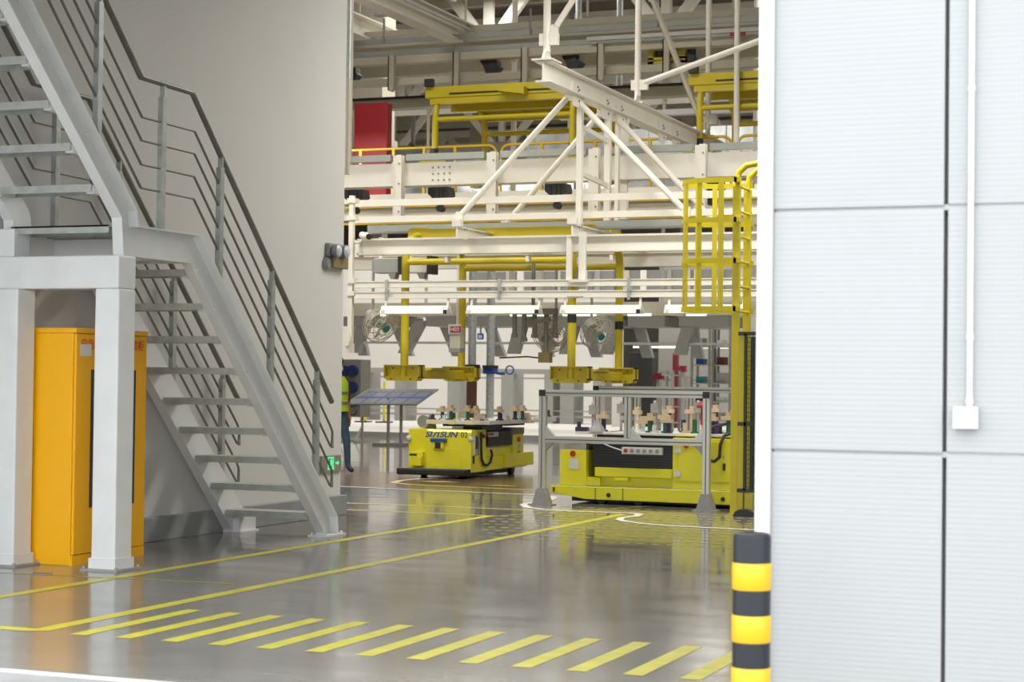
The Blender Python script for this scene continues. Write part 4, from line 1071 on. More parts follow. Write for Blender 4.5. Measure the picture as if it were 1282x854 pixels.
# ------------------------------------------------------------------ high conveyor line (Y about 29)
def hb(ya, yb, y, label, m, d=0.15, x0=-15.4, x1=-5.0, name='high_rail', part=None):
    return MB().box(x0, x1, y, y + d, yb, ya)
hi = thing('high_conveyor', 'shade-toned cream high conveyor crossing the hall near the roof, several rails deep', 'conveyor', (-10, 29.5, 6.4))
rows = [(28.7, 36.3, 'dull', 30.5, 0.2), (38.6, 45, 'channel', 29.9, 0.05), (45, 54.5, 'dull', 30.2, 0.1), (55, 61, 'channel', 29.4, 0.06), (61.5, 71.4, 'dull', 29.3, 0.2), (73, 88, 'dull', 31.0, 0.1), (90, 99, 'dull', 29.4, 0.16), (117.5, 129, 'dull', 30.6, 0.3)]
ZZ = {28.7: (7.645, 7.753), 38.6: (7.401, 7.490), 45: (7.327, 7.461),
      55: (7.082, 7.164), 61.5: (6.920, 7.056), 73: (6.999, 7.216), 90: (6.561, 6.684), 117.5: (6.343, 6.507)}
for (a, b_, m, y, d) in rows:
    z0, z1 = ZZ[a]
    MB().box(-16.5, -5.0, y, y + d, z0, z1).build('rail', M[m], hi)
MB().box(-16.5, -5.0, 30.5, 30.62, ZZ[117.5][1], ZZ[117.5][1] + 0.035).build('cable_bundle', M['black'], hi)
HX = [-14.05, -13.02, -12.02, -10.83, -9.5, -8.2, -7.05]
for i, x in enumerate((-15.2, -13.85, -12.62, -11.36, -10.0, -8.86, -7.2)):
    p = MB().box(x - 0.05, x + 0.06, 29.22, 29.30, 6.444, ZZ[61.5][1]).box(x - 0.05, x - 0.03, 29.22, 29.45, 6.444, ZZ[61.5][1]).build('hanger_post', M['dull'], hi)
    hm = MB()
    for k in range(3):
        hm.cyl((x + 0.01, 29.21, 5.98 + 0.06 * k), (x + 0.01, 29.22, 5.98 + 0.06 * k), 0.012, 6)
    hm.build('bolt_row', M['rackgrey'], p, kind='stuff')
for x in (-14.3, -11.5, -9.2, -7.0):
    MB().box(x - 0.012, x + 0.012, 29.86, 29.9, ZZ[38.6][0], ZZ[28.7][1] + 0.1).build('clamp_link', M['rackgrey'], hi)
for x in (-15.0, -12.9, -10.6, -8.0):
    MB().cyl((x, 30.3, ZZ[28.7][1]), (x, 30.3, 11.3), 0.02, 6).build('drop_rod', M['dull'], hi)
for (x, lab) in ((-12.05, 'black trolley block on the high conveyor above the yellow deck'), (-10.55, 'black trolley block on the high conveyor at the near end of the hanging beam'), (-14.75, 'black trolley block on the high conveyor near the wall corner')):
    t = thing('trolley', lab, 'trolley', (x, 29.6, 6.2), 'trolley blocks')
    z1 = ZZ[61.5][0]
    MB().prism([(x - 0.22, z1), (x + 0.10, z1), (x + 0.12, z1 - 0.10), (x + 0.16, z1 - 0.13), (x + 0.07, z1 - 0.24), (x - 0.10, z1 - 0.24), (x - 0.14, z1 - 0.12)], 'y', 29.45, 29.65).build('block', M['black'], t, bevel=0.01)
    MB().box(x - 0.06, x + 0.04, 29.5, 29.6, z1 - 0.32, z1 - 0.2).build('stem', M['black'], t)
    MB().cyl((x, 29.44, z1 - 0.07), (x, 29.47, z1 - 0.07), 0.05, 10).build('roller', M['blackp'], t)
ln = thing('batten_light', 'white batten light with a black end cap on the high conveyor', 'light', (-8.3, 29.0, 6.3))
MB().box(-10.2, -7.15, 29.12, 29.2, 7.087, 7.152).build('housing', M['jamb'], ln)
MB().cyl((-7.15, 29.16, 7.120), (-7.05, 29.16, 7.120), 0.045, 8).build('end_cap', M['black'], ln)
MB().box(-7.75, -7.5, 29.13, 29.18, 7.035, 7.087).build('red_catch', M['red'], ln, label='red catch')
hm_ = thing('drive_unit', 'yellow framed drive unit with a black motor on the high conveyor', 'drive', (-9.0, 29.5, 6.0))
dz0, dz1 = 6.703, 6.955
f_ = MB().box(-9.25, -9.15, 29.5, 29.6, dz0, dz1).box(-8.75, -8.6, 29.5, 29.6, dz0, dz1).box(-9.25, -8.6, 29.5, 29.6, dz0, dz0 + 0.05).box(-9.25, -8.6, 29.5, 29.6, dz0 + 0.07, dz0 + 0.11)
f_.build('frame', M['yellow'], hm_)
MB().box(-9.14, -8.78, 29.55, 29.7, dz0 + 0.12, dz1).build('motor', M['blackp'], hm_, bevel=0.02)
MB().box(-8.58, -8.42, 29.5, 29.65, dz0, dz1).build('gearbox', M['black'], hm_, bevel=0.02)
# decks of the two high carriers
for nm, (xa, xb) in (('body_carrier.001', (-12.13, -9.78)), ('body_carrier.002', (-7.72, -5.3))):
    c_ = bpy.data.objects[nm]
    zt = 5.97
    MB().box(xa - 0.05, xb + 0.1, 27.4, 29.5, zt + 0.02, zt + 0.06).build('deck_plate', M['yellow'], c_)
    for y in (27.35, 28.2, 29.45):
        MB().box(xa - 0.1, xb + 0.12, y - 0.05, y + 0.05, zt - 0.12, zt + 0.02).build('deck_rail', M['yellow'], c_)
    MB().box(xa - 0.18, xb + 0.05, 27.28, 27.42, zt - 0.02, zt + 0.16).build('side_beam', M['yellow'], c_, bevel=0.01)
    MB().box(xa + 0.25, xb - 0.3, 27.275, 27.285, zt + 0.02, zt + 0.05).build('slot_strip', M['black'], c_, label='black slot strip')
    MB().box(xa - 0.16, xa - 0.02, 27.2, 27.3, zt + 0.16, zt + 0.28).build('buffer', M['black'], c_, label='black buffer')
    MB().prism([(xa + 1.15, zt + 0.02), (xa + 1.6, zt - 0.05), (xa + 1.6, zt + 0.07), (xa + 1.2, zt + 0.13)], 'y', 27.1, 27.28).build('pointer_box', M['yellow'], c_)
    for x in (xa + 0.2, xb - 0.2):
        MB().box(x - 0.05, x + 0.05, 29.36, 29.44, zt, 6.10).build('suspension_lug', M['dull'], c_)

# ------------------------------------------------------------------ upper walkway, red panel, far steel
rp = member('red_board', MB().box(-14.086, -13.455, 28.3, 28.49, 4.125, 6.087), M['red'], 'dark red upright board high up behind the yellow railing', 'board', (-14.2, 29.4, 5.2), bevel=0.02)
def railing(x0, x1, posts, label, y=27.6):
    z = 5.192
    t = thing('walkway_railing', label, 'railing', ((x0 + x1) / 2, y, 4.12), 'walkway railings')
    pts = [(x0, y, 4.125), (x0, y, z - 0.14)] + arc((x0 + 0.14, y, z - 0.14), 0.14, 180, 90, 5, 'xz')[1:] + arc((x1 - 0.14, y, z - 0.14), 0.14, 90, 0, 5, 'xz') + [(x1, y, 4.125)]
    MB().tube(pts, 0.022, 8).build('hoop_rail', M['rail'], t)
    for x in posts:
        MB().box(x - 0.022, x + 0.022, y - 0.022, y + 0.022, 4.125, z).build('railing_post', M['rail'], t)
    MB().cyl((x0, y, z - 0.55), (x1, y, z - 0.55), 0.018, 8).build('mid_rail', M['rail'], t)
railing(-14.2, -11.18, (-13.0, -11.9, -13.6, -12.45), 'yellow walkway railing in front of the red board')
railing(-11.1, -7.3, (-10.4, -9.5, -8.6), 'yellow walkway railing behind the round braces')
railing(-7.2, -4.9, (-6.5, -5.8), 'yellow walkway railing near the jamb, ending behind the wall panels')
member('walkway', MB().box(-15.5, -4.6, 27.5, 28.6, 4.05, 4.12).box(-15.5, -15.4, 28.5, 28.6, 4.05, 11.6).box(-4.7, -4.6, 28.5, 28.6, 4.05, 11.6), M['galv'], 'grey steel walkway floor behind the deep white beam', 'walkway', (-10, 28, 4.1))
for k, (x, y, h0, h1, r) in enumerate(((-12.15, 30.8, 3.0, 6.6, 0.05), (-11.9, 33.5, 3.0, 7.0, 0.06), (-10.9, 33.0, 3.0, 7.0, 0.06), (-8.4, 33.5, 3.0, 7.0, 0.05))):
    member('pipe_drop', MB().cyl((x, y, h0), (x, y, 11.6), r, 10), M['cream'] if k % 3 == 0 else M['galv'], ['slim white drop pipe beneath the yellow deck', 'grey drop pipe under the yellow deck, at its far post', 'grey drop pipe under the middle of the yellow deck', 'slim cream drop pipe behind the hanging beam'][k], 'pipe', (x, y, h0))
# big hall columns and beams beyond
def truss(y, label, x0=-40, x1=4, zb=8.9, zt=11.2, st_=4.0, off=0.0):
    t = thing('roof_truss', label, 'truss', ((x0 + x1) / 2, y, zb))
    MB().box(x0, x1, y - 0.12, y + 0.12, zb - 0.12, zb + 0.12).build('bottom_chord', M['cream'], t)
    MB().box(x0, x1, y - 0.12, y + 0.12, zt - 0.12, zt + 0.12).build('top_chord', M['cream'], t)
    x = x0 + off
    while x < x1 - st_:
        for a, b_ in (((x, zb), (x + st_ / 2, zt)), ((x + st_, zb), (x + st_ / 2, zt))):
            MB().bar((a[0], y, a[1]), (b_[0], y, b_[1]), 0.22, 0.16, (0, 1, 0)).build('diagonal', M['cream'], t)
        MB().bar((x, y, zb), (x, y, zt), 0.2, 0.16, (0, 1, 0)).build('truss_post', M['cream'], t)
        x += st_
truss(37.0, 'cream roof truss nearest the high conveyor', off=0.8, zb=8.6)
truss(47.0, 'cream roof truss second from the high conveyor', off=2.1)
truss(57.0, 'cream roof truss third from the high conveyor', off=1.1)
truss(68.0, 'cream roof truss farthest into the hall', off=0.3)
gb = thing('roof_girder', 'deep cream girder running into the hall under the roof, with bright lower flanges', 'girder', (-13.0, 29, 7.7))
ibeam_y(-13.0, 20, 31.0, 7.389, 7.784, 0.3, 0.03).build('web_and_flanges', M['cream'], gb)
MB().box(-12.86, -12.82, 20, 31.0, 7.626, 7.626 + 0.05).build('edge_strip', M['tubeglow'] if False else M['jamb'], gb)
MB().cyl((-13.0, 22, 8.1), (-13.0, 22, 11.5), 0.05, 8).cyl((-13.0, 30, 8.1), (-13.0, 30, 11.5), 0.05, 8).build('hanger_rods', M['cream'], gb)
g2 = thing('roof_girder', 'short dull cream girder beside the hall column near the wall corner', 'girder', (-15.0, 30, 7.9))
ibeam_y(-15.0, 24, 32.0, 7.608, 7.993, 0.3, 0.03).build('web_and_flanges', M['cream'], g2)
MB().cyl((-15.0, 25, 8.0), (-15.0, 25, 11.5), 0.05, 8).build('hanger_rod', M['cream'], g2)
hc = thing('hall_column', 'square cream hall column rising to the roof near the wall corner', 'column', (-16.4, 33.9, 0))
MB().box(-16.75, -16.1, 33.6, 34.2, 6.2, 11.6).build('shaft', M['dull'], hc)
MB().box(-16.8, -16.05, 33.55, 34.25, 6.1, 6.25).build('shaft_plate', M['dull'], hc)
pl_ = thing('high_bay_lamp', 'dark domed high-bay lamp hanging under the roof', 'lamp', (-14.180, 29.5, 7.844))
lx_, lz_ = -14.180, 7.816
MB().lathe((lx_, 29.5, lz_), [(0.13, 0.0), (0.12, 0.05), (0.06, 0.10), (0.05, 0.14), (0.0, 0.15)], 18).build('shade', M['jamb'], pl_)
MB().lathe((lx_, 29.5, lz_ + 0.08), [(0.08, 0.0), (0.08, 0.06), (0.03, 0.08)], 14).build('driver_housing', M['black'], pl_)
MB().cyl((lx_, 29.5, lz_ + 0.15), (lx_, 29.5, 11.5), 0.008, 6).build('cord', M['black'], pl_)
du = thing('air_duct', 'crinkled silver air duct behind the yellow railing', 'duct', (-20, 47, 7))
MB().prism([(-24.5, 6.2), (-14.5, 6.2), (-14.5, 7.0), (-24.5, 8.4)], 'y', 49.5, 50.5).box(-23, -22.9, 50, 50.1, 8, 11.6).box(-16, -15.9, 50, 50.1, 7, 11.6).build('duct_body', M['duct'], du)
for k in range(9):
    MB().box(-24.3 + k * 1.15, -24.25 + k * 1.15, 49.45, 49.5, 6.2, 7.0).build('duct_seam', M['galv'], du)
du2 = thing('air_duct', 'grey square air duct running across near the white jamb', 'duct', (-13, 44, 6.6))
MB().box(-17, -6.5, 44, 44.8, 6.9, 7.7).box(-16, -15.9, 44.3, 44.4, 7.7, 11.6).box(-7.1, -7, 44.3, 44.4, 7.7, 11.6).build('duct_body', M['duct'], du2)
for k in range(10):
    MB().box(-16.8 + k, -16.76 + k, 43.96, 44, 6.9, 7.7).build('duct_seam', M['galv'], du2)
wb = member('white_beam', MB().box(-13.2, -6.0, 36.0, 36.2, 6.824, 6.936), M['jamb'], 'bright white beam high up against the white jamb', 'beam', (-9, 36.1, 6.6))
for k, (y, z, lab) in enumerate(((40, 6.0, 'pinkish cream far beam, low one behind the yellow arms'), (50, 8.0, 'pinkish cream far beam, middle one under the roof'), (60, 9.0, 'pinkish cream far beam, deepest in the hall'))):
    member('far_beam', MB().box(-34, -4, y, y + 0.3, z, z + 0.35), M['dull'], lab, 'beam', (-19, y, z))
for k, x in enumerate((-34, -30, -26, -22, -18, -14, -10)):
    member('far_column', MB().box(x - 0.25, x + 0.25, 62.2, 62.7, 0, 11.4), M['dull'], 'square dull cream column in the far row of the hall', 'column', (x, 62.5, 0), 'far hall columns')
cp_ = thing('corner_conduit', 'galvanised conduit pipe running up at the end of the white wall', 'pipe', (-8.6, 17.6, 6))
MB().cyl((-8.940, 17.8, 4.6), (-8.940, 17.8, 11.5), 0.035, 10).build('pipe', M['galv'], cp_)
MB().cyl((-8.934, 17.8, 3.6), (-8.934, 17.8, 4.6), 0.03, 10).build('pipe_sleeve', M['dull'], cp_)
MB().box(-8.940 - 0.3, -8.940, 17.78, 17.82, 4.55, 4.6).box(-8.940 - 0.3, -8.940, 17.78, 17.82, 3.6, 3.65).build('pipe_bracket', M['galv'], cp_)

# ================================================================== FAR END OF THE SHOP FLOOR
FY = 56.0
structure('floor_raised', MB().box(-46, 6.5, 41.0, 56, 0.0, 0.10), M['backwall'])
structure('trim_3', MB().box(-46, 6.5, 40.94, 41.0, 0.0, 0.115), M['grey'])
bw = structure('wall_back', MB().box(-46, -18.325, FY, FY + 0.2, 0, 5.3), M['backwall'])
structure('wall_back_2', MB().box(-18.325, 6.5, FY + 4, FY + 4.2, 0, 5.6), M['backwall'])
wz0, wz1 = 4.257, 4.931
win = structure('window_1', MB().box(-23.476, -14.382, FY - 0.06, FY, wz0, wz1), M['glass'])
x0_, x1_ = -23.476, -14.382
for k in range(15):
    x = x0_ + (x1_ - x0_) * k / 14 + rnd.uniform(-0.25, 0.25) * (0 < k < 14)
    w = rnd.uniform(0.06, 0.16)
    MB().box(x - w, x + w, FY - 0.12, FY - 0.05, wz0, wz1).build('mullion', M[('backwall', 'grey', 'dull')[k % 3]], win)
MB().box(x0_, x1_, FY - 0.12, FY - 0.05, wz0 - 0.1, wz0).build('sill', M['backwall'], win)
# grey guard barrier with thick posts
gbz = thing('guard_barrier', 'grey steel barrier of thick posts and one heavy rail along the far white wall', 'barrier', (-20, 53, 0.1))
MB().box(-26.345, -13.609, 53, 53.2, 1.608, 1.755).build('heavy_rail', M['grey'], gbz)
MB().box(-26.345, -13.609, 53.05, 53.12, 1.449, 1.498).build('thin_rail', M['grey'], gbz)
MB().box(-26.345, -13.609, 53.05, 53.12, 0.286, 0.347).build('thin_rail', M['grey'], gbz)
MB().box(-26.345, -13.609, 53.05, 53.12, 0.469, 0.511).build('thin_rail', M['grey'], gbz)
for (a, b_) in ((-25.997, -25.717), (-24.798, -24.439), (-22.992, -22.588), (-21.200, -20.805), (-19.785, -19.500), (-19.268, -18.831), (-18.218, -17.837), (-15.789, -15.420)):
    MB().box(a, b_, 52.95, 53.25 + 0.6, 0.10, 1.731).build('thick_post', M['grey'], gbz)
# skirted conveyor overhead: beam lengths on slanted plates
sy = 46.0
sg = [(-23.133, -21.432), (-20.644, -17.785), (-17.422, -15.108), (-14.890, -13.895), (-13.510, -12.200)]
kc = thing('skirted_conveyor', 'dark grey overhead conveyor casing on slanted plates in front of the far white wall', 'conveyor', (-16.5, 46.5, 1.9))
zk0, zk1, zk2, zk3 = 2.849, 3.116, 3.499, 2.115
for (a, b_) in sg:
    MB().box(a, b_, 46, 47.6, zk0, zk1).build('casing', M['darkgrey'], kc)
MB().box(sg[0][0], sg[4][1] + 1.5, 46.3, 47.6, zk1 + 0.02, zk2).build('upper_casing', M['dull'], kc)
MB().box(sg[0][0], sg[4][1], 46.1, 46.2, 2.370, 2.434).build('tie_bar', M['grey'], kc)
for (t_, b_) in ((-22.521, -22.863), (-20.858, -21.336), (-17.899, -18.127), (-16.411, -16.657), (-15.196, -15.525), (-13.254, -13.510)):
    MB().prism([(t_ - 0.15, zk0 + 0.15), (t_ + 0.18, zk0 + 0.15), (b_ + 0.15, zk3), (b_ - 0.15, zk3)], 'y', 46.02, 46.3).build('slanted_plate', M['darkgrey'], kc)
for (t_, b_) in ((-23.457, -23.230), (-22.255, -21.834), (-20.756, -20.343), (-19.407, -19.050), (-17.873, -17.640), (-16.556, -16.259), (-15.083, -14.815), (-13.599, -13.424)):
    MB().prism([(t_ - 0.15, zk0 + 0.15), (t_ + 0.15, zk0 + 0.15), (b_ + 0.17, zk3 - 0.06), (b_ - 0.12, zk3 - 0.06)], 'y', 47.4, 47.6).build('slanted_plate', M['grey'], kc)
for k, x in enumerate((-21.0, -17.6, -14.2, -11.6)):
    MB().cyl((x, 46.8, zk2), (x, 46.8, 11.3), 0.05, 8).build('drop_rod', M['dull'], kc)
fl = [(-22.392, -21.900), (-18.197, -17.158), (-16.701, -15.797), (-14.904, -14.286), (-13.327, -12.810)]
for (a, b_), w in zip(fl, ('nearest the wall corner', 'second from the wall corner', 'third from the wall corner', 'fourth from the wall corner', 'by the ladder')):
    member('strip_light', MB().box(a, b_, 46.02, 46.12, zk1, zk1 + 0.07), M['tubeglow'], 'small lit strip light on the dark conveyor casing, ' + w, 'light', ((a + b_) / 2, 45.9, zk1), 'strip lights on the conveyor casing')
member('far_strip_light', MB().box(-17.172, -14.218, 53.6, 53.7, 2.430, 2.489).box(-12.0, -11.95, 53.63, 53.67, 2.489, 11.6), M['tubeglow'], 'long lit strip light above the far racks', 'light', (-13, 53.6, 2.9))

# hanging tools wrapped in plastic, sign box, valves
def wrapped(px, y, z0, z1, label):
    pass
def fan(x, y, z, r, az, el, lab):
    t = thing('wall_fan', lab, 'fan', (x, y, z), 'hanging industrial fans')
    d = Vector((math.cos(R(az)) * math.cos(R(el)), math.sin(R(az)) * math.cos(R(el)), math.sin(R(el))))
    u = d.cross(Vector((0, 0, 1))).normalized(); v = u.cross(d)
    c = Vector((x, y, z))
    def pt(a, q, h): return c + (u * math.cos(a) + v * math.sin(a)) * q + d * h
    cg = MB()
    for q, h in ((r, 0.0), (r * 0.97, 0.05), (r * 0.97, -0.05), (r * 0.7, 0.10), (r * 0.4, 0.12), (r * 0.7, -0.09)):
        cg.tube([pt(2 * math.pi * k / 20, q, h) for k in range(21)], 0.006, 5, False)
    for k in range(24):
        a = 2 * math.pi * k / 24
        cg.tube([pt(a, 0.05, 0.13), pt(a, r * 0.7, 0.10), pt(a, r, 0.0), pt(a, r * 0.7, -0.09), pt(a, 0.06, -0.11)], 0.003, 4, False)
    cg.build('cage', M['dull'], t, kind='stuff')
    for k in range(3):
        a = 2 * math.pi * k / 3 + 0.4
        bl = MB()
        pts = [pt(a - 0.15, 0.05, -0.02), pt(a + 0.25, 0.05, 0.02), pt(a + 0.55, r * 0.85, 0.05), pt(a - 0.35, r * 0.85, -0.05)]
        bl.add([p + d * 0.004 for p in pts] + [p - d * 0.004 for p in pts], [(0, 1, 2, 3), (7, 6, 5, 4), (0, 4, 5, 1), (1, 5, 6, 2), (2, 6, 7, 3), (3, 7, 4, 0)])
        bl.build('blade', M['wrap2'], t)
    MB().cyl(pt(0, 0, -0.05), pt(0, 0, 0.06), 0.06, 14).cyl(pt(0, 0, -0.28), pt(0, 0, -0.08), 0.075, 14).build('motor', M['grey'], t)
    MB().cyl(pt(0, 0, 0.13), pt(0, 0, 0.14), 0.055, 14).build('badge', M['teal'], t, label='round teal badge')
    m_ = pt(0, 0, -0.2)
    MB().tube([m_, m_ + Vector((0, 0, 0.25)), (m_.x, m_.y, 3.0)], 0.02, 8).build('hanger_arm', M['grey'], t)
fan(-10.66, 22.3, 2.14, 0.26, -25, -30, 'dusty industrial fan in a wire cage hanging at the white wall corner')
fan(-9.12, 24.6, 2.06, 0.26, -100, -28, 'dusty industrial fan in a wire cage hanging between the yellow carrier arms')
fan(-8.68, 25.4, 2.12, 0.26, -40, -32, 'dusty industrial fan in a wire cage seen beyond the second hooded lamp')
for (xa, lab) in ((-10.78, 'grey gearmotor with black end cap at the wall corner'), (-10.36, 'white gearmotor with black end cap beside the first yellow arm')):
    t = thing('gear_motor', lab, 'motor', (xa, 22.3, 2.85), 'gearmotors under the low conveyor beam')
    MB().box(xa, xa + 0.36, 22.3, 22.5, 2.82, 3.02).build('motor_housing', M['channel'] if xa < -10.5 else M['cream'], t, bevel=0.01)
    MB().box(xa + 0.36, xa + 0.43, 22.29, 22.51, 2.80, 3.04).build('end_cap', M['black'], t, bevel=0.006)
    MB().prism([(xa + 0.22, 2.82), (xa + 0.34, 2.82), (xa + 0.32, 2.74), (xa + 0.26, 2.74)], 'y', 22.28, 22.4).build('mount', M['rackgrey'], t)
    MB().box(xa + 0.05, xa + 0.1, 22.35, 22.4, 3.02, 3.3).build('motor_hanger', M['cream'], t)
tl = thing('suspended_tool', 'tangle of dark suspended screwdriver spindles beneath the second hooded lamp', 'tool', (-9.05, 23.7, 1.9))
for k, (dx, dz, h) in enumerate(((-0.25, 0.1, 0.35), (-0.12, 0.05, 0.4), (0.02, 0.1, 0.4), (0.18, -0.15, 0.6), (0.30, 0.1, 0.3))):
    MB().cyl((-9.05 + dx, 23.7 + 0.03 * k, 1.95 + dz), (-9.05 + dx, 23.7 + 0.03 * k, 1.95 + dz + h), 0.035, 8).cyl((-9.05 + dx, 23.7 + 0.03 * k, 1.9 + dz), (-9.05 + dx, 23.7 + 0.03 * k, 1.95 + dz), 0.05, 8).build('spindle', M['darkgrey'], tl)
MB().bar((-9.35, 23.75, 2.36), (-8.7, 23.75, 2.36), 0.1, 0.08).bar((-9.2, 23.75, 2.2), (-8.8, 23.75, 2.25), 0.05, 0.06).build('spindle_bracket', M['darkgrey'], tl)
MB().box(-9.07, -9.03, 23.73, 23.77, 2.36, 3.1).build('drop_bar', M['darkgrey'], tl)
MB().box(-8.92, -8.76, 23.62, 23.75, 1.66, 1.80).build('tool_head', M['ochre'], tl)
MB().tube([(-8.9, 23.7, 1.72), (-9.1, 23.68, 1.74), (-9.5, 23.66, 1.72)], 0.012, 6).build('tool_arm', M['black'], tl)
sbx = thing('station_sign', 'hanging grey box with a small red sign reading H03', 'sign', (-9.36, 22.4, 1.8))
SX = -9.552
MB().box(SX - 0.075, SX + 0.075, 22.22, 22.36, 1.782, 2.083).build('box', M['dull'], sbx, bevel=0.004)
MB().box(SX - 0.078, SX + 0.078, 22.20, 22.38, 1.771, 1.823).build('box_base', M['rackgrey'], sbx)
sgn = MB().box(SX - 0.085, SX + 0.085, 22.195, 22.225, 2.011, 2.135).build('sign_frame', M['sticker'], sbx)
MB().box(SX - 0.062, SX + 0.09, 22.188, 22.196, 2.026, 2.109).build('sign_face', M['red'], sbx)
text_mesh('H03', 0.075, M['sticker'], 'lettering', sbx, facing_front(SX + 0.01, 22.186, 2.067), bold=0.001)
MB().cyl((SX, 22.3, 2.083), (SX, 22.3, 3.05), 0.018, 8).build('hanger', M['cream'], sbx)
bsn = thing('blue_sign', 'small blue wall sign with white characters beyond the yellow carrier', 'sign', (-19.084, 46.1, 2.583))
MB().box(-19.165, -18.991, 46.1, 46.13, 2.498, 2.659).build('sign_plate', M['bluetxt'], bsn)
for k in (0, 1):
    MB().box(-19.130 + 0.0 + k * 0.06, -19.130 + 0.045 + k * 0.06, 46.09, 46.1, 2.530, 2.616).build('character', M['sticker'], bsn)
MB().box(-19.107, -19.061, 46.13, 46.16, 2.583, zk0 + 0.02).build('sign_hanger', M['grey'], bsn)
for (px, lab, m1) in ((0, 'grey water pipe with a blue valve in front of the far white wall', 'blue'), (1, 'grey water pipe with a black flange and red lower sleeve beside the yellow pad', 'black')):
    x = (-17.105, -17.591)[px]
    t = thing('water_pipe', lab, 'pipe', (x, 42, 0.1))
    MB().cyl((x, 42, 0.1), (x, 42, 4.4), 0.10, 12).build('pipe', M['galv'], t)
    zf = (1.739, 1.754)[px]
    MB().cyl((x, 42, zf - 0.05), (x, 42, zf + 0.03), 0.20, 14).build('flange', M['black'], t)
    if px == 0:
        MB().box(x - 0.14, x + 0.14, 41.86, 42.14, zf - 0.18, zf + 0.02).tube([(x + 0.1, 41.9, zf - 0.12), (x + 0.3, 41.9, zf - 0.17), (x + 0.42, 41.9, zf - 0.16)], 0.04, 8).build('valve_body', M['blue'], t, label='blue valve body')
        MB().tube(arc((x + 0.55, 41.9, zf - 0.08), 0.10, 0, 360, 14, 'xz'), 0.02, 6).build('valve_wheel', M['blue'], t, label='blue hand wheel')
    else:
        MB().cyl((x, 42, 0.1), (x, 42, zf - 0.35), 0.13, 12).build('red_sleeve', M['brown'], t, label='brownish red pipe sleeve')

# reel cabinet, display board, low yellow posts
rcx0, rcx1 = -18.684, -18.162
rc = thing('reel_cabinet', 'tall grey cabinet on legs with four round dark blue reels behind the worker', 'cabinet', ((rcx0 + rcx1) / 2, 37.2, 0))
rz0, rz1 = 0.558, 1.832
MB().box(rcx0, rcx1, 37, 37.5, rz0, rz1).build('body', M['darkgrey'], rc, bevel=0.01)
for (px_, pz_) in ((-18.550, 1.583), (-18.333, 1.585), (-18.544, 1.219), (-18.337, 1.222)):
    MB().cyl((px_, 36.9, pz_), (px_, 37.0, pz_), 0.12, 20).build('reel', M['reelblue'], rc, label='round dark blue reel')
for pz_ in (0.824, 0.523 + 0.12):
    MB().tube(arc((-18.332, 36.96, pz_ + 0.06), 0.10, 180, 360, 8, 'xz'), 0.012, 6).build('cable_loop', M['black'], rc)
for z in (0.26, 0.5, 0.72):
    MB().box(rcx0, rcx1, 36.985, 37.0, rz0 + z, rz0 + z + 0.012).build('shelf_edge', M['rackgrey'], rc)
for x in (rcx0 + 0.05, rcx1 - 0.05):
    MB().box(x - 0.02, x + 0.02, 37.2, 37.24, 0.03, rz0).build('leg', M['grey'], rc)
    MB().bar((x, 36.8, 0.02), (x, 37.7, 0.02), 0.04, 0.04).build('foot', M['grey'], rc)
    MB().bar((x, 36.9, 0.06), (x, 37.2, 0.35), 0.03, 0.03).build('leg_stay', M['grey'], rc)
BY = 35.5
dsp = thing('display_board', 'tilted display board of pale sheets with blue strips on slim grey legs', 'board', (-16.705, BY, 0))
pA, pB = Vector((-17.655, 35.200, 0.875)), Vector((-15.972, 35.200, 0.893))
pC, pD = Vector((-15.927, 36.200, 1.209)), Vector((-17.585, 36.200, 1.187))
def bp(u, v, h=0.0):
    p = (pA * (1 - u) + pB * u) * (1 - v) + (pD * (1 - u) + pC * u) * v
    n = (pB - pA).cross(pD - pA).normalized()
    return p + n * h
def bquad(u0, u1, v0, v1, h0, h1):
    c = [bp(u0, v0, h0), bp(u1, v0, h0), bp(u1, v1, h0), bp(u0, v1, h0), bp(u0, v0, h1), bp(u1, v0, h1), bp(u1, v1, h1), bp(u0, v1, h1)]
    return MB().add(c, [(3, 2, 1, 0), (4, 5, 6, 7), (0, 1, 5, 4), (1, 2, 6, 5), (2, 3, 7, 6), (3, 0, 4, 7)])
bquad(0, 1, 0, 1, -0.03, 0.0).build('board', M['darkgrey'], dsp)
for i in range(5):
    for j, (v0, v1) in enumerate(((0.05, 0.36), (0.46, 0.74), (0.78, 0.95))):
        bquad(0.03 + i * 0.193, 0.205 + i * 0.193, v0, v1, 0.0, 0.006).build('sheet', M['boardface'], dsp)
bquad(0.02, 0.99, 0.38, 0.44, 0.0, 0.008).build('blue_strip', M['bluetxt'], dsp, label='blue strip')
for i in range(1, 6):
    bquad(i * 0.193 + 0.008, i * 0.193 + 0.026, 0.05, 0.75, 0.0, 0.008).build('blue_strip', M['bluetxt'], dsp, label='blue strip')
for (lx0, ly_) in ((-16.765, 35.5), (-16.654, 35.9)):
    MB().cyl((lx0, ly_, 0.02), (lx0, ly_, 1.0), 0.035, 8).build('leg', M['grey'], dsp)
    MB().box(lx0 - 0.35, lx0 + 0.42, ly_ - 0.03, ly_ + 0.03, 0.0, 0.05).build('foot', M['grey'], dsp)
for (px_, zz_, lab) in ((-24.436, 0.524, 'short yellow guard post beside the reel cabinet'), (-23.750, 1.319, 'tall slim yellow guard post behind the display board')):
    t = thing('guard_post', lab, 'post', (px_, 50, 0.1))
    MB().cyl((px_, 50, 0.13), (px_, 50, zz_), 0.09 if zz_ < 1.0 else 0.04, 12).build('pole', M['agv'], t)
    MB().box(px_ - 0.2, px_ + 0.2, 49.8, 50.2, 0.10, 0.14).build('foot_plate', M['black'], t)

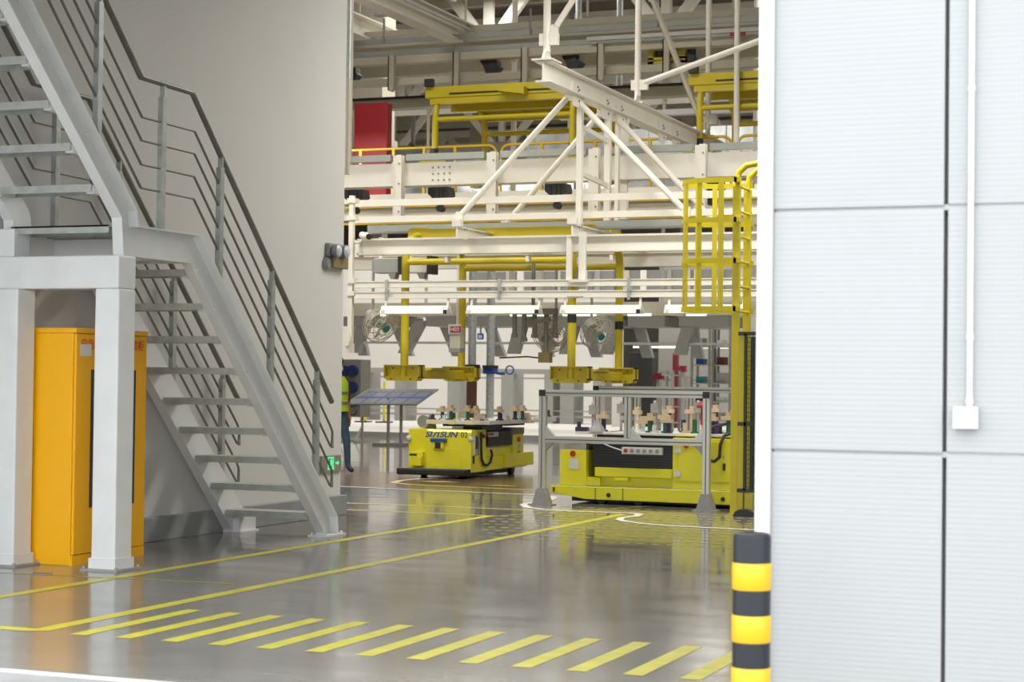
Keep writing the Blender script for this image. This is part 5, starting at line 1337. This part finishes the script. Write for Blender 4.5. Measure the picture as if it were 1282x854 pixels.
# racks and clutter by the far opening
dk = member('dark_cabinet', MB().box(-16.786, -16.076, 52, 52.6, 0.1, 2.277), M['black'], 'tall black cabinet behind the yellow pad near the far racks', 'cabinet', (-14.8, 52, 0.1), bevel=0.02)
for (a, b_, z0_, z1_, m, lab, nm, cat) in (
    (-15.154, -15.024, 0.1, 2.221, 'reddark', 'slim red post beside the far racks', 'red_post', 'post'),
    (-14.963, -14.786, 1.698, 1.881, 'reddark', 'small red box on the heavy grey rail', 'red_box', 'box'),
    (-12.387, -12.125, 1.471, 1.561, 'reddark', 'dark red siren block on the far machine', 'red_siren', 'siren'),
    (-16.967, -16.710, 0.1, 3.4, 'backwall', 'white square column at the far opening', 'white_column', 'column')):
    y_ = 51 if 'siren' not in nm else 40
    if nm == 'red_box': z0_ = 1.698
    o = member(nm, MB().box(a, b_, y_, y_ + 0.2, z0_, z1_), M[m], lab, cat, ((a + b_) / 2, y_, z0_))
rs = bpy.data.objects['red_siren']
MB().box(-12.312, -12.199, 40, 40.2, 1.561, 1.615).build('siren_top', M['reddark'], rs)
MB().box(-12.274, -12.237, 40.05, 40.15, 0.0, 1.471).build('siren_pole', M['grey'], rs)
MB().box(-14.916, -14.845, 51.05, 51.15, 0.1, 1.698).build('box_pole', M['grey'], bpy.data.objects['red_box'])
def rack(x0, x1, y, zt, n, lab):
    t = thing('parts_rack', lab, 'rack', ((x0 + x1) / 2, y, 0.1), 'far parts racks')
    for x in (x0, x1):
        for yy in (y, y + 0.6):
            MB().box(x - 0.03, x + 0.03, yy - 0.03, yy + 0.03, 0.1, zt).build('upright', M['rackgrey'], t)
    for k in range(n):
        z = 0.4 + (zt - 0.5) * k / (n - 1)
        MB().box(x0, x1, y - 0.03, y + 0.63, z - 0.03, z).build('shelf', M['galv'], t)
        m_ = 0
        x = x0 + 0.1
        while x < x1 - 0.25:
            w = rnd.uniform(0.15, 0.3); h = rnd.uniform(0.12, 0.3)
            mm = rnd.choice(['rackgrey', 'sticker', 'blue', 'blackp', 'dull', 'grey', 'sticker', 'brown', 'rackgrey', 'teal'])
            MB().box(x, min(x + w, x1 - 0.05), y + 0.05, y + 0.5, z, z + h).build('bin', M[mm], t)
            x += w + rnd.uniform(0.03, 0.12)
rack(-14.012, -13.517, 49, 3.0, 6, 'parts rack full of small bins beside the white column')
rack(-13.427, -12.936, 49, 3.0, 6, 'parts rack full of small bins next to the yellow ladder')
rack(-13.693, -13.358, 45, 1.7, 4, 'low parts rack behind the aluminium fences')

# ================================================================== WORKER
def worker(x, y, face):
    # face: heading angle about Z (0 looks along +X)
    root = thing('person', 'worker in a lime hi-vis vest, brown sleeves and jeans walking past the wall corner', 'person', (x, y, 0))
    me = bpy.data.meshes.new('body')
    V = {'pelvis': (0, 0, 0.94, .125), 'waist': (0, 0, 1.08, .115), 'chest': (0.01, 0, 1.27, .135), 'neckb': (0, 0, 1.42, .075), 'neck': (0.015, 0, 1.49, .052), 'head': (0.04, 0, 1.60, .085), 'crown': (0.03, 0, 1.69, .065)}
    E = [('pelvis', 'waist'), ('waist', 'chest'), ('chest', 'neckb'), ('neckb', 'neck'), ('neck', 'head'), ('head', 'crown')]
    for s, n in ((1, 'l'), (-1, 'r')):
        f = 0.16 * s
        V.update({'hip' + n: (0.0, 0.09 * s, 0.88, .095), 'knee' + n: (f * 0.9 + 0.04, 0.09 * s, 0.49, .062), 'ank' + n: (f * 1.5 - (0.10 if s < 0 else 0), 0.09 * s, 0.10 + (0.04 if s < 0 else 0), .043), 'toe' + n: (f * 1.5 + 0.13 - (0.10 if s < 0 else 0), 0.10 * s, 0.045, .038),
                  'sh' + n: (0, 0.17 * s, 1.39, .062), 'el' + n: (-0.06 * s - 0.02, 0.235 * s, 1.12, .045), 'wr' + n: (-0.08 * s + 0.05, 0.235 * s, 0.88, .029), 'pm' + n: (-0.08 * s + 0.075, 0.23 * s, 0.80, .034)})
        E += [('pelvis', 'hip' + n), ('hip' + n, 'knee' + n), ('knee' + n, 'ank' + n), ('ank' + n, 'toe' + n), ('neckb', 'sh' + n), ('sh' + n, 'el' + n), ('el' + n, 'wr' + n), ('wr' + n, 'pm' + n)]
        for k, (dx, ln_) in enumerate(((0.030, .072), (0.010, .082), (-0.010, .076), (-0.028, .062))):
            V['f%d%s' % (k, n)] = (-0.08 * s + 0.078 + dx, 0.232 * s, 0.765, .0105)
            V['g%d%s' % (k, n)] = (-0.08 * s + 0.085 + dx, 0.226 * s, 0.765 - ln_ * 0.5, .0095)
            V['h%d%s' % (k, n)] = (-0.08 * s + 0.092 + dx, 0.214 * s, 0.765 - ln_, .0085)
            E += [('pm' + n, 'f%d%s' % (k, n)), ('f%d%s' % (k, n), 'g%d%s' % (k, n)), ('g%d%s' % (k, n), 'h%d%s' % (k, n))]
        V['t0' + n] = (-0.08 * s + 0.110, 0.222 * s, 0.815, .011); V['t1' + n] = (-0.08 * s + 0.130, 0.215 * s, 0.775, .0095)
        E += [('pm' + n, 't0' + n), ('t0' + n, 't1' + n)]
    keys = list(V)
    me.from_pydata([V[k][:3] for k in keys], [(keys.index(a), keys.index(b_)) for a, b_ in E], [])
    o = bpy.data.objects.new('body', me); COL.objects.link(o)
    md = o.modifiers.new('skin', 'SKIN'); md.use_smooth_shade = True
    for k, sv in zip(keys, me.skin_vertices[0].data):
        r = V[k][3]
        sv.radius = (r, r * (1.25 if k in ('pelvis', 'waist', 'chest') else 1.0)) if k not in ('pelvis', 'waist', 'chest') else (r * 1.25, r * 0.9)
        sv.use_root = (k == 'pelvis')
    o.modifiers.new('sub', 'SUBSURF').levels = 2
    o.modifiers['sub'].render_levels = 2
    bpy.context.view_layer.update()
    m2 = bpy.data.meshes.new_from_object(o.evaluated_get(bpy.context.evaluated_depsgraph_get()))
    bpy.data.objects.remove(o)
    for m_ in ('skin', 'denim', 'brown', 'shoe'): m2.materials.append(M[m_])
    for p in m2.polygons:
        c = p.center
        p.use_smooth = True
        if c.z < 0.11: p.material_index = 3
        elif c.z < 0.97 and abs(c.y) < 0.185: p.material_index = 1
        elif c.z > 1.455: p.material_index = 0
        elif abs(c.y) > 0.185 and c.z < 1.06: p.material_index = 0
        else: p.material_index = 2
    b_ = bpy.data.objects.new('body', m2); COL.objects.link(b_); b_.parent = root
    def ell(name, c, r, m, zmin=-2, label=None):
        q = MB().lathe((0, 0, 0), [(max(0.001, math.sin(math.pi * k / 10)), -math.cos(math.pi * k / 10)) for k in range(11)], 18)
        q.v = [(c[0] + a * r[0], c[1] + bb * r[1], c[2] + max(zmin, cc) * r[2]) for a, bb, cc in q.v]
        ob = bpy.data.objects.new(name, q.mesh(name, M[m])); COL.objects.link(ob); ob.parent = root
        if label: ob['label'] = label
        return ob
    ell('hair', (0.018, 0, 1.655), (0.112, 0.098, 0.112), 'hair', -0.25)
    ell('hair_bun', (-0.075, 0, 1.60), (0.05, 0.07, 0.075), 'hair')
    ell('face_mask', (0.098, 0, 1.555), (0.042, 0.062, 0.045), 'mask', label='pale face mask')
    ell('nose', (0.128, 0, 1.592), (0.018, 0.014, 0.022), 'skin')
    for s in (1, -1):
        ell('ear', (0.03, 0.088 * s, 1.60), (0.018, 0.010, 0.032), 'skin')
        ell('eye', (0.116, 0.032 * s, 1.622), (0.010, 0.014, 0.008), 'black')
    # vest: torso shell, slightly outside the body
    prof = [(0.92, .172, .205), (1.0, .168, .20), (1.12, .165, .195), (1.25, .178, .20), (1.36, .160, .19), (1.42, .115, .15), (1.45, .08, .11)]
    vv, ff = [], []
    N = 20
    for (z, rx, ry) in prof:
        for i in range(N):
            t = 2 * math.pi * i / N
            vv.append((0.006 + rx * 0.86 * math.cos(t), ry * 0.86 * math.sin(t) * 1.12, z))
    for k in range(len(prof) - 1):
        for i in range(N):
            j = (i + 1) % N
            ff.append((k * N + i, k * N + j, (k + 1) * N + j, (k + 1) * N + i))
    vm = MB().add(vv, ff, True)
    ob = bpy.data.objects.new('vest', vm.mesh('vest', M['lime'])); COL.objects.link(ob); ob.parent = root
    ob['label'] = 'lime hi-vis vest'
    for z in (1.02, 1.17):
        q = MB().lathe((0.006, 0, z), [(1.0, 0), (1.0, 0.045)], 24)
        q.v = [(0.006 + (a - 0.006) * 0.152, bb * 0.198, cc) for a, bb, cc in q.v]
        sb_ = bpy.data.objects.new('reflective_strip', q.mesh('reflective_strip', M['reflect'])); COL.objects.link(sb_); sb_.parent = ob
    root.rotation_euler = (0, 0, face)
    return root
worker(-12.578, 24.8, R(-35))
